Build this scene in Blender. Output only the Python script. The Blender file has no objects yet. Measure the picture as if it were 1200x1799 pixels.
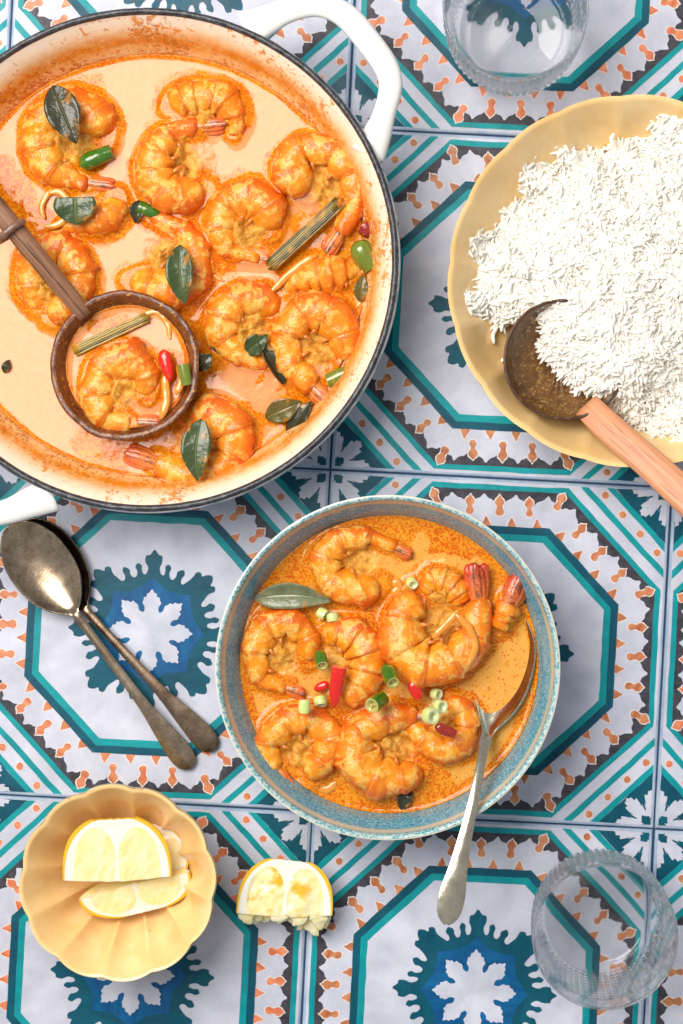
import bpy, math, random
import numpy as np
from mathutils import Vector, Matrix, Euler
random.seed(7); RNG = np.random.default_rng(11)
scene = bpy.context.scene
COL = scene.collection
U = 1.0 / 3000.0            # modelling unit is a third of a millimetre; U turns it into metres
D = 4000.0                  # camera height over the table
NX, NY = 850.0, 850.0       # the point of the table right under the camera

# ------------------------------------------------------------------ camera
cam_d = bpy.data.cameras.new('camera'); cam = bpy.data.objects.new('camera', cam_d); COL.objects.link(cam)
cam.location = ((NX - 600) * U, -(NY - 899.5) * U, D * U)
cam_d.sensor_fit = 'VERTICAL'; cam_d.sensor_height = 36; cam_d.lens = 36 * D / 1799.0
cam_d.shift_x = (600 - NX) / 1799.0; cam_d.shift_y = -(899.5 - NY) / 1799.0
cam_d.clip_start = 0.05; cam_d.clip_end = 20
cam_d.dof.use_dof = True; cam_d.dof.focus_distance = (D - 95) * U; cam_d.dof.aperture_fstop = 7.0
scene.camera = cam

# ------------------------------------------------------------------ light
world = bpy.data.worlds.new('World'); scene.world = world; world.use_nodes = True
bg = world.node_tree.nodes['Background']; bg.inputs[0].default_value = (0.93, 0.96, 1.0, 1); bg.inputs[1].default_value = 0.40
def area_light(name, loc, target, size, power, color):
    l = bpy.data.lights.new(name, 'AREA'); l.shape = 'SQUARE'; l.size = size * U; l.energy = power; l.color = color
    o = bpy.data.objects.new(name, l); COL.objects.link(o)
    o.location = Vector(loc) * U
    o.rotation_euler = (Vector(loc) - Vector(target)).to_track_quat('Z', 'Y').to_euler()
    return o
area_light('softbox_lamp', (-1620, 1480, 4200), (-100, 100, 0), 2900, 34.0, (1.0, 0.95, 0.875))
vs = scene.view_settings
vs.view_transform = 'Standard'; vs.look = 'None'; vs.gamma = 1.0; vs.use_curve_mapping = False; vs.exposure = 0.0
scene.cycles.max_bounces = 18; scene.cycles.transmission_bounces = 16; scene.cycles.glossy_bounces = 6
scene.cycles.use_denoising = True; scene.cycles.transparent_max_bounces = 24

# ------------------------------------------------------------------ small maths
def W(px, py, h=0.0):
    """a point seen at (px, py) that stands h over the table -> its place"""
    k = (D - h) / D
    return np.array([(NX - 600) + (px - NX) * k, -(NY - 899.5) - (py - NY) * k, h])
def K(h): return (D - h) / D
def _hash(ix, iy, iz, seed):
    h = (ix * 374761393 + iy * 668265263 + iz * 1274126177 + seed * 974634077) & 0xffffffff
    h = ((h ^ (h >> 13)) * 1103515245) & 0xffffffff
    h = ((h ^ (h >> 16)) * 2246822519) & 0xffffffff
    return ((h ^ (h >> 15)) & 0xffffff) / float(0xffffff) * 2 - 1
def vnoise(p, seed=0):
    p = np.asarray(p, float); i = np.floor(p).astype(np.int64); f = p - i; u = f * f * (3 - 2 * f)
    r = 0
    for dx in (0, 1):
        for dy in (0, 1):
            for dz in (0, 1):
                w = (u[:, 0] if dx else 1 - u[:, 0]) * (u[:, 1] if dy else 1 - u[:, 1]) * (u[:, 2] if dz else 1 - u[:, 2])
                r = r + w * _hash(i[:, 0] + dx, i[:, 1] + dy, i[:, 2] + dz, seed)
    return r
def fbm(p, lam, seed=0, octv=3):
    p = np.asarray(p, float)
    if p.shape[1] == 2: p = np.column_stack([p, np.zeros(len(p))])
    r = 0; a = 1.0; t = 0
    for o in range(octv):
        r = r + a * vnoise(p / lam * (2 ** o) + 17.3 * o, seed + o); t += a; a *= 0.5
    return r / t * 1.5
def sstep(a, b, x):
    t = np.clip((x - a) / (b - a), 0, 1); return t * t * (3 - 2 * t)
def crom(pts, n, closed=False):
    """smooth resampling of a list of points (any number of columns), even in arc length of the first two or three"""
    P = np.asarray(pts, float); m = len(P)
    if closed: Q = np.vstack([P[-1], P, P[0], P[1]]); ns = m
    else: Q = np.vstack([2 * P[0] - P[1], P, 2 * P[-1] - P[-2]]); ns = m - 1
    out = []
    for i in range(ns):
        p0, p1, p2, p3 = Q[i], Q[i + 1], Q[i + 2], Q[i + 3]
        for t in np.linspace(0, 1, 24, endpoint=False):
            out.append(0.5 * (2 * p1 + (p2 - p0) * t + (2 * p0 - 5 * p1 + 4 * p2 - p3) * t * t + (3 * p1 - p0 - 3 * p2 + p3) * t ** 3))
    if not closed: out.append(P[-1])
    out = np.array(out)
    if closed: out = np.vstack([out, out[0]])
    dd = min(3, P.shape[1])
    L = np.concatenate([[0], np.cumsum(np.linalg.norm(np.diff(out[:, :dd], axis=0), axis=1))])
    s = np.linspace(0, L[-1], n + 1 if closed else n)
    r = np.column_stack([np.interp(s, L, out[:, c]) for c in range(P.shape[1])])
    return r[:-1] if closed else r

# ------------------------------------------------------------------ objects
def mesh_of(name, verts, faces, mats, fmat=None, smooth=True, attrs=None):
    me = bpy.data.meshes.new(name)
    me.from_pydata([tuple(v) for v in (np.asarray(verts, float) * U)], [], faces)
    for m in (mats if isinstance(mats, (list, tuple)) else [mats]): me.materials.append(m)
    if fmat is not None: me.polygons.foreach_set('material_index', np.asarray(fmat, np.int32))
    me.polygons.foreach_set('use_smooth', np.full(len(me.polygons), smooth))
    for k, v in (attrs or {}).items():
        me.attributes.new(k, 'FLOAT', 'POINT').data.foreach_set('value', np.asarray(v, np.float32))
    me.update(); return me
def tag(o, label=None, cat=None, group=None, kind=None):
    if label: o['label'] = label
    if cat: o['category'] = cat
    if group: o['group'] = group
    if kind: o['kind'] = kind
    return o
def obj(name, verts, faces, mats, parent=None, origin=None, **kw):
    """one mesh object; its origin sits at its base (or at the parent's for a part)"""
    v = np.asarray(verts, float)
    if origin is None:
        if parent is not None: origin = np.array([0., 0, 0])
        else: origin = np.array([(v[:, 0].min() + v[:, 0].max()) / 2, (v[:, 1].min() + v[:, 1].max()) / 2, v[:, 2].min()])
    root = np.array(parent['base']) if (parent is not None and 'base' in parent) else np.zeros(3)
    o = bpy.data.objects.new(name, mesh_of(name, v - (origin + root if parent is not None else origin), faces, mats, **kw))
    COL.objects.link(o)
    o.location = Vector(origin) * U
    if parent is not None:
        o.parent = parent; o['base'] = [float(x) for x in (origin + root)]
    else: o['base'] = [float(x) for x in origin]
    return o
def thing(name, label, cat, base, group=None):
    o = bpy.data.objects.new(name, None); COL.objects.link(o)
    o.empty_display_size = 0.01; o.location = Vector([float(x) for x in base]) * U
    o['base'] = [float(x) for x in base]
    return tag(o, label, cat, group)
def solidify(o, t, off=-1):
    m = o.modifiers.new('thickness', 'SOLIDIFY'); m.thickness = t * U; m.offset = off; return o
def grid_faces(n, m, closed=False):
    f = []
    mm = m if closed else m - 1
    for i in range(n - 1):
        for j in range(mm):
            j2 = (j + 1) % m
            f.append((i * m + j, i * m + j2, (i + 1) * m + j2, (i + 1) * m + j))
    return f
def lathe(profile, seg, mod=None, center=(0, 0, 0)):
    th = np.linspace(0, 2 * np.pi, seg, endpoint=False); V = []
    for i, (r, z) in enumerate(profile):
        rr = np.full(seg, float(r)); zz = np.full(seg, float(z))
        if mod: rr, zz = mod(i, rr, zz, th)
        V.append(np.column_stack([rr * np.cos(th), rr * np.sin(th), zz]))
    n = len(profile); V = np.vstack(V) + np.asarray(center, float)
    F = grid_faces(n, seg, True)
    F.append(tuple(range(seg))[::-1]); F.append(tuple((n - 1) * seg + j for j in range(seg)))
    return V, F
def sweep(path, ra, rb=None, M=12, up=(0, 0, 1), caps=True, power=2.0):
    """a bar along a path; ra = half width across, rb = half height; up gives the height direction"""
    P = np.asarray(path, float); n = len(P)
    ra = np.broadcast_to(np.asarray(ra, float), (n,)); rb = ra if rb is None else np.broadcast_to(np.asarray(rb, float), (n,))
    T = np.gradient(P, axis=0); T /= np.linalg.norm(T, axis=1)[:, None] + 1e-9
    u0 = np.asarray(up, float); V = []
    ph = np.linspace(0, 2 * np.pi, M, endpoint=False)
    c = np.sign(np.cos(ph)) * np.abs(np.cos(ph)) ** (2 / power); s = np.sign(np.sin(ph)) * np.abs(np.sin(ph)) ** (2 / power)
    for i in range(n):
        a = np.cross(u0, T[i])
        if np.linalg.norm(a) < 1e-3: a = np.cross((1, 0, 0.1), T[i])
        a /= np.linalg.norm(a); b = np.cross(T[i], a)
        V.append(P[i] + np.outer(c * ra[i], a) + np.outer(s * rb[i], b))
    V = np.vstack(V); F = grid_faces(n, M, True)
    if caps: F.append(tuple(range(M))[::-1]); F.append(tuple((n - 1) * M + j for j in range(M)))
    return V, F
def join(parts):
    V = []; F = []; o = 0
    for v, f in parts:
        V.append(v); F += [tuple(i + o for i in q) for q in f]; o += len(v)
    return np.vstack(V), F
def frame_from(z, xhint=(1, 0, 0)):
    z = np.asarray(z, float); z = z / np.linalg.norm(z); x = np.asarray(xhint, float); x = x - z * x.dot(z); x /= np.linalg.norm(x)
    return np.column_stack([x, np.cross(z, x), z])

# ------------------------------------------------------------------ materials
def lin(c):
    c = np.asarray(c, float) / 255.0
    return tuple(np.where(c <= 0.04045, c / 12.92, ((c + 0.055) / 1.055) ** 2.4)) + (1.0,)
class Mat:
    def __init__(s, name, rough=0.5, spec=0.5, coat=0.0, coat_r=0.05, sss=0.0, sssr=(1, 0.5, 0.25), ssscale=4, metal=0, ior=1.5, trans=0):
        s.m = bpy.data.materials.new(name); s.m.use_nodes = True; s.t = s.m.node_tree; s.b = s.t.nodes['Principled BSDF']
        i = s.b.inputs
        i['Roughness'].default_value = rough; i['Specular IOR Level'].default_value = spec; i['Coat Weight'].default_value = coat
        i['Coat Roughness'].default_value = coat_r; i['Metallic'].default_value = metal; i['IOR'].default_value = ior; i['Transmission Weight'].default_value = trans
        if sss: i['Subsurface Weight'].default_value = sss; i['Subsurface Radius'].default_value = sssr; i['Subsurface Scale'].default_value = ssscale * U
        s.coord = None
    def n(s, ty, **kw):
        q = s.t.nodes.new('ShaderNode' + ty)
        for k, v in kw.items(): setattr(q, k, v)
        return q
    def link(s, a, b): s.t.links.new(a, b)
    def setv(s, sock, v):
        if isinstance(v, (int, float)): sock.default_value = v
        elif isinstance(v, tuple): sock.default_value = v
        else: s.link(v, sock)
    def vec(s, stretch=(1, 1, 1), rot=(0, 0, 0)):
        if s.coord is None: s.coord = s.n('TexCoord').outputs['Object']
        if stretch == (1, 1, 1) and rot == (0, 0, 0): return s.coord
        r = s.n('Mapping'); s.link(s.coord, r.inputs[0]); r.inputs['Rotation'].default_value = rot
        mp = s.n('Mapping'); s.link(r.outputs[0], mp.inputs[0]); mp.inputs['Scale'].default_value = stretch; return mp.outputs[0]
    def noise(s, lam, detail=3, rough=0.55, stretch=(1, 1, 1), rot=(0, 0, 0), dist=0):
        q = s.n('TexNoise'); s.link(s.vec(stretch, rot), q.inputs['Vector'])
        q.inputs['Scale'].default_value = 3000.0 / lam; q.inputs['Detail'].default_value = detail; q.inputs['Roughness'].default_value = rough
        q.inputs['Distortion'].default_value = dist
        return q.outputs['Fac']
    def voro(s, lam, feature='F1', out='Distance', rand=1.0):
        q = s.n('TexVoronoi', feature=feature); s.link(s.vec(), q.inputs['Vector']); q.inputs['Scale'].default_value = 3000.0 / lam
        q.inputs['Randomness'].default_value = rand
        return q.outputs[out]
    def ramp(s, fac, stops, interp='LINEAR'):
        q = s.n('ValToRGB'); q.color_ramp.interpolation = interp; e = q.color_ramp.elements
        while len(e) < len(stops): e.new(0.5)
        for el, (p, c) in zip(e, stops):
            el.position = p; el.color = (c, c, c, 1) if isinstance(c, (int, float)) else (lin(c) if len(c) == 3 else c)
        s.link(fac, q.inputs[0]); return q.outputs[0]
    def mix(s, fac, a, b, mode='MIX'):
        q = s.n('Mix', data_type='RGBA', blend_type=mode)
        s.setv(q.inputs[0], fac); 
        for sock, v in ((q.inputs[6], a), (q.inputs[7], b)):
            if isinstance(v, tuple) and len(v) == 3: v = lin(v)
            s.setv(sock, v)
        return q.outputs[2]
    def math(s, op, a, b=0.0, clamp=False):
        q = s.n('Math', operation=op, use_clamp=clamp); s.setv(q.inputs[0], a); s.setv(q.inputs[1], b); return q.outputs[0]
    def attr(s, name): q = s.n('Attribute'); q.attribute_name = name; return q.outputs['Fac']
    def rand(s): return s.n('ObjectInfo').outputs['Random']
    def color(s, v):
        if isinstance(v, tuple) and len(v) == 3: v = lin(v)
        s.setv(s.b.inputs['Base Color'], v); return s
    def rough(s, v): s.setv(s.b.inputs['Roughness'], v); return s
    def bump(s, h, dist_px, strength=1.0, coat=False):
        q = s.n('Bump'); q.inputs['Strength'].default_value = strength; q.inputs['Distance'].default_value = dist_px * U
        s.setv(q.inputs['Height'], h); s.link(q.outputs[0], s.b.inputs['Normal'])
        if coat: s.link(q.outputs[0], s.b.inputs['Coat Normal'])
        return s

def paint(name, a, b, lam=30, stretch=(1, 1, 1), rough=0.42, vary=0.0):
    m = Mat(name, rough=rough, spec=0.22)
    n = m.noise(lam, 4, 0.6, stretch)
    c = m.mix(m.ramp(n, [(0.32, 0.0), (0.68, 1.0)]), a, b)
    w = m.ramp(m.noise(130, 6, 0.7), [(0.3, 0.80), (0.6, 1.0)])
    c = m.mix(1.0, c, w, 'MULTIPLY')
    scr = m.ramp(m.noise(12, 2, 0.5, (1, 0.04, 1), (0, 0, 0.7)), [(0.76, 0.0), (0.8, 1.0)])
    c = m.mix(m.math('MULTIPLY', scr, 0.10), c, (225, 228, 235))
    c = m.mix(1.0, c, m.ramp(m.rand(), [(0.0, 0.92), (1.0, 1.0)]), 'MULTIPLY')
    m.color(c).bump(m.noise(9, 3), 0.5, 0.5); m.rough(m.ramp(m.noise(70, 4), [(.3, rough - .12), (.7, rough + .1)]))
    return m.m
MT = {}
MT['tile_white'] = paint('tile_glaze_white', (194, 197, 215), (212, 214, 229), 60)
MT['tile_teal'] = paint('paint_teal', (0, 136, 146), (6, 160, 166), 34, (1, 0.35, 1))
MT['tile_dark'] = paint('paint_dark_teal', (0, 70, 92), (0, 92, 112), 34, (1, 0.4, 1))
MT['tile_blue'] = paint('paint_blue', (0, 72, 124), (6, 104, 158), 22, (0.25, 1, 1))
MT['tile_black'] = paint('paint_charcoal', (50, 48, 56), (80, 78, 88), 18)
MT['tile_halo'] = paint('paint_pale_halo', (226, 216, 218), (236, 226, 222), 20)
MT['tile_edge'] = paint('paint_edge_blue', (150, 172, 200), (186, 198, 216), 40)
def orange_mat():
    m = Mat('paint_orange', rough=0.42, spec=0.4)
    n = m.noise(14, 3, 0.6, (1, 0.3, 1), (0, 0, 0.5))
    a = m.mix(m.rand(), (192, 92, 48), (140, 84, 48)); b = m.mix(m.rand(), (230, 144, 104), (200, 144, 98))
    m.color(m.mix(m.ramp(n, [(0.3, 0.0), (0.7, 1.0)]), a, b)).bump(m.noise(9, 3), 0.5, 0.5)
    return m.m
MT['tile_orange'] = orange_mat()
MT['grout'] = Mat('dark_blue_grout', rough=0.8).color((22, 60, 92)).m

# ------------------------------------------------------------------ setting: the tiled table top
def densify(poly, step=5.0):
    P = np.asarray(poly, float); out = []
    for a, b in zip(P, np.roll(P, -1, axis=0)):
        k = max(1, int(np.linalg.norm(b - a) / step))
        for t in range(k): out.append(a + (b - a) * t / k)
    return np.array(out)
def wobble(poly, amp=0.9, lam=16, step=5.0, seed=3):
    P = densify(poly, step)
    return P + amp * np.column_stack([fbm(P + 500, lam, seed, 2), fbm(P - 700, lam, seed + 9, 2)])
def chaikin(P, k=1):
    P = np.asarray(P, float)
    for _ in range(k):
        N = np.roll(P, -1, axis=0); P = np.stack([0.78 * P + 0.22 * N, 0.22 * P + 0.78 * N], 1).reshape(-1, 2)
    return P
HT = 301.0                        # half a tile's pitch
def polar(lst, period):           # lst: (deg, r) over half a period, mirrored and repeated
    half = list(lst); full = half + [(period - a, r) for a, r in reversed(half[:-1] if abs(half[-1][0] - period / 2) < 1e-6 else half)][:-1]
    pts = []
    for k in range(int(round(360 / period))):
        for a, r in full:
            t = math.radians(90 - (a + k * period)); pts.append((r * HT * math.cos(t), r * HT * math.sin(t)))
    return np.array(pts)
def octagon(ap):
    R = ap * HT / math.cos(math.pi / 8)
    return np.array([(R * math.cos(math.pi / 8 + k * math.pi / 4), R * math.sin(math.pi / 8 + k * math.pi / 4)) for k in range(8)])
def build_tile():
    V = []; F = []; FM = []
    mats = [MT[k] for k in ('tile_white', 'tile_teal', 'tile_dark', 'tile_blue', 'tile_black', 'tile_halo', 'tile_orange', 'tile_edge', 'grout')]
    WH, TE, DK, BL, BK, HA, OR, ED, GR = range(9)
    def add(P, z, mat):
        o = len(V); a = 0.5 * np.sum(P[:, 0] * np.roll(P[:, 1], -1) - P[:, 1] * np.roll(P[:, 0], -1))
        if a < 0: P = P[::-1]
        V.extend([(x, y, z) for x, y in P]); F.append(tuple(range(o, o + len(P)))); FM.append(mat)
    # glazed body with a soft edge
    rings = [(298.4, -24), (299.6, -4), (298.6, -1.2), (297.0, -0.25), (294.5, 0)]
    for r, z in rings:
        V.extend([(-r, -r, z), (r, -r, z), (r, r, z), (-r, r, z)])
    for i in range(len(rings) - 1):
        for j in range(4):
            F.append((i * 4 + j, i * 4 + (j + 1) % 4, i * 4 + 4 + (j + 1) % 4, i * 4 + 4 + j)); FM.append(ED if i >= 1 else GR)
    b = (len(rings) - 1) * 4; F.append((b, b + 1, b + 2, b + 3)); FM.append(WH)
    L = lambda k: 0.22 * k
    E = 294.0
    # stripes across the corners
    def band(d0, d1, z, mat, seed):
        for q in range(4):
            c, s = math.cos(q * math.pi / 2), math.sin(q * math.pi / 2)
            e0, e1 = d0 * HT * math.sqrt(2) - E, min(d1 * HT * math.sqrt(2), 2 * E) - E
            P = [(E, e0), (E, e1), (e1, E), (e0, E)] if d1 < 1.4 else [(E, e0), (E, E), (e0, E)]
            P = wobble(P, 0.8, 22, 8, seed + q); P = np.clip(P, -E, E)
            add(np.column_stack([c * P[:, 0] - s * P[:, 1], s * P[:, 0] + c * P[:, 1]]), z, mat)
    band(1.02, 1.055, L(1), TE, 1); band(1.13, 1.165, L(1), TE, 5); band(1.165, 2, L(2), DK, 8)
    for q in range(4):
        a0 = math.pi / 4 + q * math.pi / 2; rr = random.Random(q)
        for t in (-0.225, -0.075, 0.075, 0.225):
            x = 1.0935 * HT * math.cos(a0) - t * HT * math.sin(a0) * 1.0; y = 1.0935 * HT * math.sin(a0) + t * HT * math.cos(a0)
            ph = rr.random() * 6; pts = [(x + (6.0 + 2 * rr.random()) * math.cos(ph + k * 1.047), y + (6.0 + 2 * rr.random()) * math.sin(ph + k * 1.047)) for k in range(6)]
            P = chaikin(pts, 1); c = P.mean(0)
            add(c + (P - c) * 1.22, L(2), HA); add(P, L(3), OR)
    # quarter flowers in the corners
    ql = [(0, .205), (4, .19), (7, .195), (8.5, .165), (14, .175), (16, .150), (19, .135), (16.5, .105), (20, .088), (22.5, .086)]
    fl = polar(ql, 45)
    for q in range(4):
        sx, sy = (1, 1, -1, -1)[q], (1, -1, -1, 1)[q]
        ang = np.arctan2(fl[:, 1], fl[:, 0]); want = math.atan2(-sy, -sx)
        dlt = (ang - want + np.pi) % (2 * np.pi) - np.pi
        sel = np.where(np.abs(dlt) <= math.pi / 4 + 1e-3)[0]; sel = sel[np.argsort(dlt[sel])]
        P = [(sx * E, sy * E)] + [(sx * E + fl[i, 0] * 1.04, sy * E + fl[i, 1] * 1.04) for i in sel]
        P = np.clip(wobble(chaikin(P, 1), 0.7, 10, 5, q), -E, E); add(P, L(3), WH)
        s = 6.5; cx, cy = sx * (E - 9.5), sy * (E - 9.5)
        add(wobble([(cx - s, cy - s), (cx + s, cy - s), (cx + s, cy + s), (cx - s, cy + s)], 1.2, 6, 4, 30 + q), L(4), DK)
    # rim of the octagon, charcoal band, scalloped white
    add(wobble(octagon(.962), 0.7, 30, 9, 12), L(3), TE)
    add(wobble(octagon(.93), 0.9, 24, 9, 14), L(4), BK)
    sc = []
    for k in range(8):
        a0 = k * math.pi / 4; c, s = math.cos(a0), math.sin(a0); half = .93 * math.tan(math.pi / 8)
        for i in range(4):
            t0 = -half + 2 * half * i / 4
            for (dt, r) in ((0.0, .80 if i else .855), (0.10, .848), (0.22, .876), (0.38, .884), (0.5, .916), (0.62, .884), (0.78, .876), (0.90, .848)):
                t = t0 + dt * 2 * half / 4; t *= r / .93
                sc.append((HT * (r * c - t * s), HT * (r * s + t * c)))
    add(wobble(chaikin(sc, 1), 1.0, 12, 6, 15), L(5), WH)
    # bottles and triangles
    bot = [(0, -17), (5.5, -15.5), (7.6, -10.5), (6, -5.5), (4.2, -1.5), (5.2, 3), (9, 7), (8.2, 13), (3.2, 17), (0, 22), (-3.2, 17), (-8.2, 13), (-9, 7), (-5.2, 3), (-4.2, -1.5), (-6, -5.5), (-7.6, -10.5), (-5.5, -15.5)]
    tri = [(-11, -12), (11, -12), (3, 3), (0, 9), (-3, 3)]
    rr = random.Random(5)
    def put(shape, cx, cy, ang, halo=2.4, grow=.9):
        P = chaikin(np.array(shape) * grow, 1) * (1 + 0.1 * (rr.random() - 0.5)); P = wobble(P, 1.0, 8, 4, rr.randint(0, 999))
        cc = P.mean(0); nrm = P - cc; ln = np.linalg.norm(nrm, axis=1)[:, None] + 1e-6
        Q = P + nrm / ln * halo; ang += (rr.random() - 0.5) * 0.16
        R = np.array([[math.cos(ang), -math.sin(ang)], [math.sin(ang), math.cos(ang)]])
        add(Q @ R.T + (cx, cy), L(6), HA); add(P @ R.T + (cx, cy), L(7), OR)
    for k in range(8):
        a0 = k * math.pi / 4; c, s = math.cos(a0), math.sin(a0); half = .93 * math.tan(math.pi / 8)
        for i in range(4):
            t = (-half + 2 * half * i / 4) * .84 / .93 
            r = .835
            rot = 0
            if i == 0: r = .878 ; rot = -math.pi / 8
            put(bot, HT * (r * c - t * s), HT * (r * s + t * c), a0 - math.pi / 2 + rot)
        for i in range(4):
            t = -half * .78 + 2 * half * .78 * (i + .5) / 4; r = .752
            put(tri, HT * (r * c - t * s), HT * (r * s + t * c), a0 - math.pi / 2)
    add(wobble(octagon(.722), 0.8, 26, 9, 21), L(8), DK)
    add(wobble(octagon(.678), 0.7, 26, 9, 22), L(9), TE)
    add(wobble(octagon(.637), 0.6, 26, 9, 23), L(10), WH)
    bird = [(0, 17), (4, 8), (9, 4), (18, 5), (13, -2), (8, -5), (7, -16), (1, -9), (-7, -11), (-17, -9), (-8, -1), (-4, 6)]
    for k in range(8):
        base = 90 - 45 * k; a = math.radians(base - 22.5 + (2 if k % 2 else -2)); r = .545 * HT
        put(bird, r * math.cos(a), r * math.sin(a), a + 0.4 + k * 0.9, 1.8)
    leaf = [(0, .487), (3, .448), (6, .450), (7, .41), (5, .375), (7.2, .337), (10.5, .335), (11.2, .365), (10, .392), (13, .412), (16, .388), (15, .36), (17, .332), (20.5, .328), (22, .355), (21, .385), (25, .413), (28, .388), (27.2, .355), (29, .335), (32, .335), (33.8, .365), (35.5, .40), (34.5, .445), (38, .458), (40, .44), (42, .47), (45, .492)]
    add(wobble(chaikin(polar(leaf, 90), 1), 1.0, 14, 5, 31), L(14), DK)
    add(wobble(polar([(0, .318), (6, .292), (12, .274), (22.5, .262)], 45), 0.7, 14, 5, 33), L(15), BL)
    flk = [(0, .252), (3.5, .228), (7, .226), (8.5, .205), (13, .208), (14.5, .188), (18.3, .176), (15.5, .148), (18.5, .128), (22.5, .122)]
    add(wobble(chaikin(polar(flk, 45), 1), 1.0, 10, 5, 35), L(16), WH)
    return mesh_of('tile', V, F, mats, FM, smooth=False)
tile_me = build_tile()
ANG = math.radians(-3.0)
table = obj('table_top', [(-2600, -2600, -60), (2600, -2600, -60), (2600, 2600, -60), (-2600, 2600, -60), (-2600, -2600, -9), (2600, -2600, -9), (2600, 2600, -9), (-2600, 2600, -9)],
            [(3, 2, 1, 0), (4, 5, 6, 7), (0, 1, 5, 4), (1, 2, 6, 5), (2, 3, 7, 6), (3, 0, 4, 7)], MT['grout'], origin=np.zeros(3), smooth=False)
tag(table, 'dark blue grout bed of the patterned tile table top', None, None, 'structure')
cx0, cy0 = 580 - 600, -(825 - 899.5)
for i in range(-3, 3):
    for j in range(-4, 4):
        u, v = (i + .5) * 2 * HT, (j + .5) * 2 * HT
        o = bpy.data.objects.new('tile', tile_me); COL.objects.link(o); o.parent = table
        o.location = Vector((cx0 + u * math.cos(ANG) - v * math.sin(ANG), cy0 + u * math.sin(ANG) + v * math.cos(ANG), -4.5 + random.uniform(-.5, .5))) * U
        o.rotation_euler = (random.uniform(-.0012, .0012), random.uniform(-.0012, .0012), ANG + random.uniform(-.003, .003) + random.randrange(4) * math.pi / 2)

# ------------------------------------------------------------------ the cooking pot
def splatter_enamel():
    m = Mat('cream_enamel_stained', rough=0.22, spec=0.5, coat=0.4)
    z = m.attr('zrel')                      # 0 at the sauce line, 1 at the lip
    big = m.noise(46, 5, 0.62); fine = m.noise(10, 4, 0.65); mid = m.noise(22, 4, 0.6, (1, 1, 0.6))
    base = m.mix(m.ramp(z, [(0.0, 0.0), (0.9, 1.0)]), (250, 226, 178), (250, 234, 214))
    # tide marks left by the sauce
    zz = m.math('ADD', z, m.math('MULTIPLY', m.math('SUBTRACT', big, 0.5), 0.22))
    ring = m.ramp(zz, [(0.0, 1.0), (0.06, 0.7), (0.14, 0.35), (0.28, 0.6), (0.36, 1.0), (0.48, 0.95), (0.60, 0.5), (0.74, 0.2), (0.9, 0.06), (1.0, 0.0)])
    tex = m.ramp(m.math('ADD', m.math('MULTIPLY', fine, .6), m.math('MULTIPLY', m.noise(26, 5, .7, (1, 1, .5), dist=.5), .7)), [(0.48, 0.15), (0.72, 1.0)])
    r2 = m.math('MULTIPLY', ring, tex)
    wash = m.ramp(zz, [(0.0, 0.6), (0.12, 0.45), (0.36, 1.0), (0.60, 0.7), (0.82, 0.15), (1.0, 0.0)])
    c = m.mix(m.math('MULTIPLY', wash, 0.75), base, (246, 182, 60))
    c = m.mix(r2, c, (228, 134, 14))
    patch = m.noise(120, 3, 0.5); sm = m.noise(7, 4, 0.7, (1, 1, 0.7), dist=0.8)
    dr = m.math('MULTIPLY', m.ramp(m.math('ADD', sm, m.math('MULTIPLY', m.math('ADD', patch, m.math('MULTIPLY', z, -0.25)), 0.5)), [(0.77, 0.0), (0.82, 1.0)]), 0.85)
    c = m.mix(dr, c, m.mix(mid, (218, 116, 16), (170, 70, 8)))
    dr2 = m.ramp(m.math('ADD', m.noise(17, 4, .65, dist=.6), m.math('MULTIPLY', patch, 0.5)), [(0.85, 0.0), (0.90, 1.0)])
    c = m.mix(m.math('MULTIPLY', dr2, 0.85), c, (226, 134, 26))
    m.color(c); m.rough(m.ramp(r2, [(0.0, 0.16), (1.0, 0.4)])).bump(m.math('ADD', m.math('MULTIPLY', r2, fine), dr), 1.2, 0.6)
    return m.m
MT['enamel_in'] = splatter_enamel()
m = Mat('white_enamel', rough=0.14, coat=0.5); m.color(m.mix(m.noise(90, 3), (226, 225, 222), (236, 235, 232))).bump(m.noise(40, 2), 0.5, 0.3); MT['enamel_out'] = m.m
m = Mat('raw_iron_rim', rough=0.38, metal=0.25, spec=0.6)
m.color(m.mix(m.ramp(m.noise(11, 4, .65), [(0.35, 0.0), (0.7, 1.0)]), (34, 34, 38), (84, 84, 90))).bump(m.noise(7, 3), 1.6, 0.7); MT['iron'] = m.m
POT = W(257, 456, 210); POT[2] = 0; PR = 446 * K(210)
SZ, SR = 108.0, 369 * K(108)            # sauce level and radius in the pot
pot = thing('braiser_pot', 'large white enamelled cast iron pot with cream inside and dark rim', 'pot', POT)
inn = crom([(0.5, 16), (150, 16), (290, 18), (330, 34), (349, 66), (SR, SZ), (371, 135), (387, 172), (PR - 14, 203)], 70)
ist = int(np.argmin(np.abs(inn[:, 0] - SR)))
V, F = lathe(inn, 260); F = F[:-1]
zr = np.clip((V[:, 2] - SZ) / (203 - SZ), -0.2, 1)
obj('interior', V + POT, F, MT['enamel_in'], pot, attrs={'zrel': zr})
rimp = crom([(PR - 14, 203), (PR - 13, 207.5), (PR - 9.5, 210.5), (PR - 5.5, 210), (PR - 2.6, 206)], 14)
def rim_mod(i, rr, zz, th):
    p = np.column_stack([np.cos(th) * 40, np.sin(th) * 40, np.full_like(th, i * .3)])
    return rr + 0.5 * fbm(p, 1.2, 4, 2), zz + 0.5 * fbm(p, 1.0, 7, 2)
V, F = lathe(rimp, 360, rim_mod); obj('rim', V + POT, F[:-2], MT['iron'], pot)
out = crom([(PR - 2.6, 206), (PR - 0.2, 200), (PR, 190), (PR - 3, 150), (PR - 14, 90), (PR - 36, 40), (PR - 70, 10), (PR - 110, 0), (100, 0), (0.5, 0)], 40)
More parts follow.
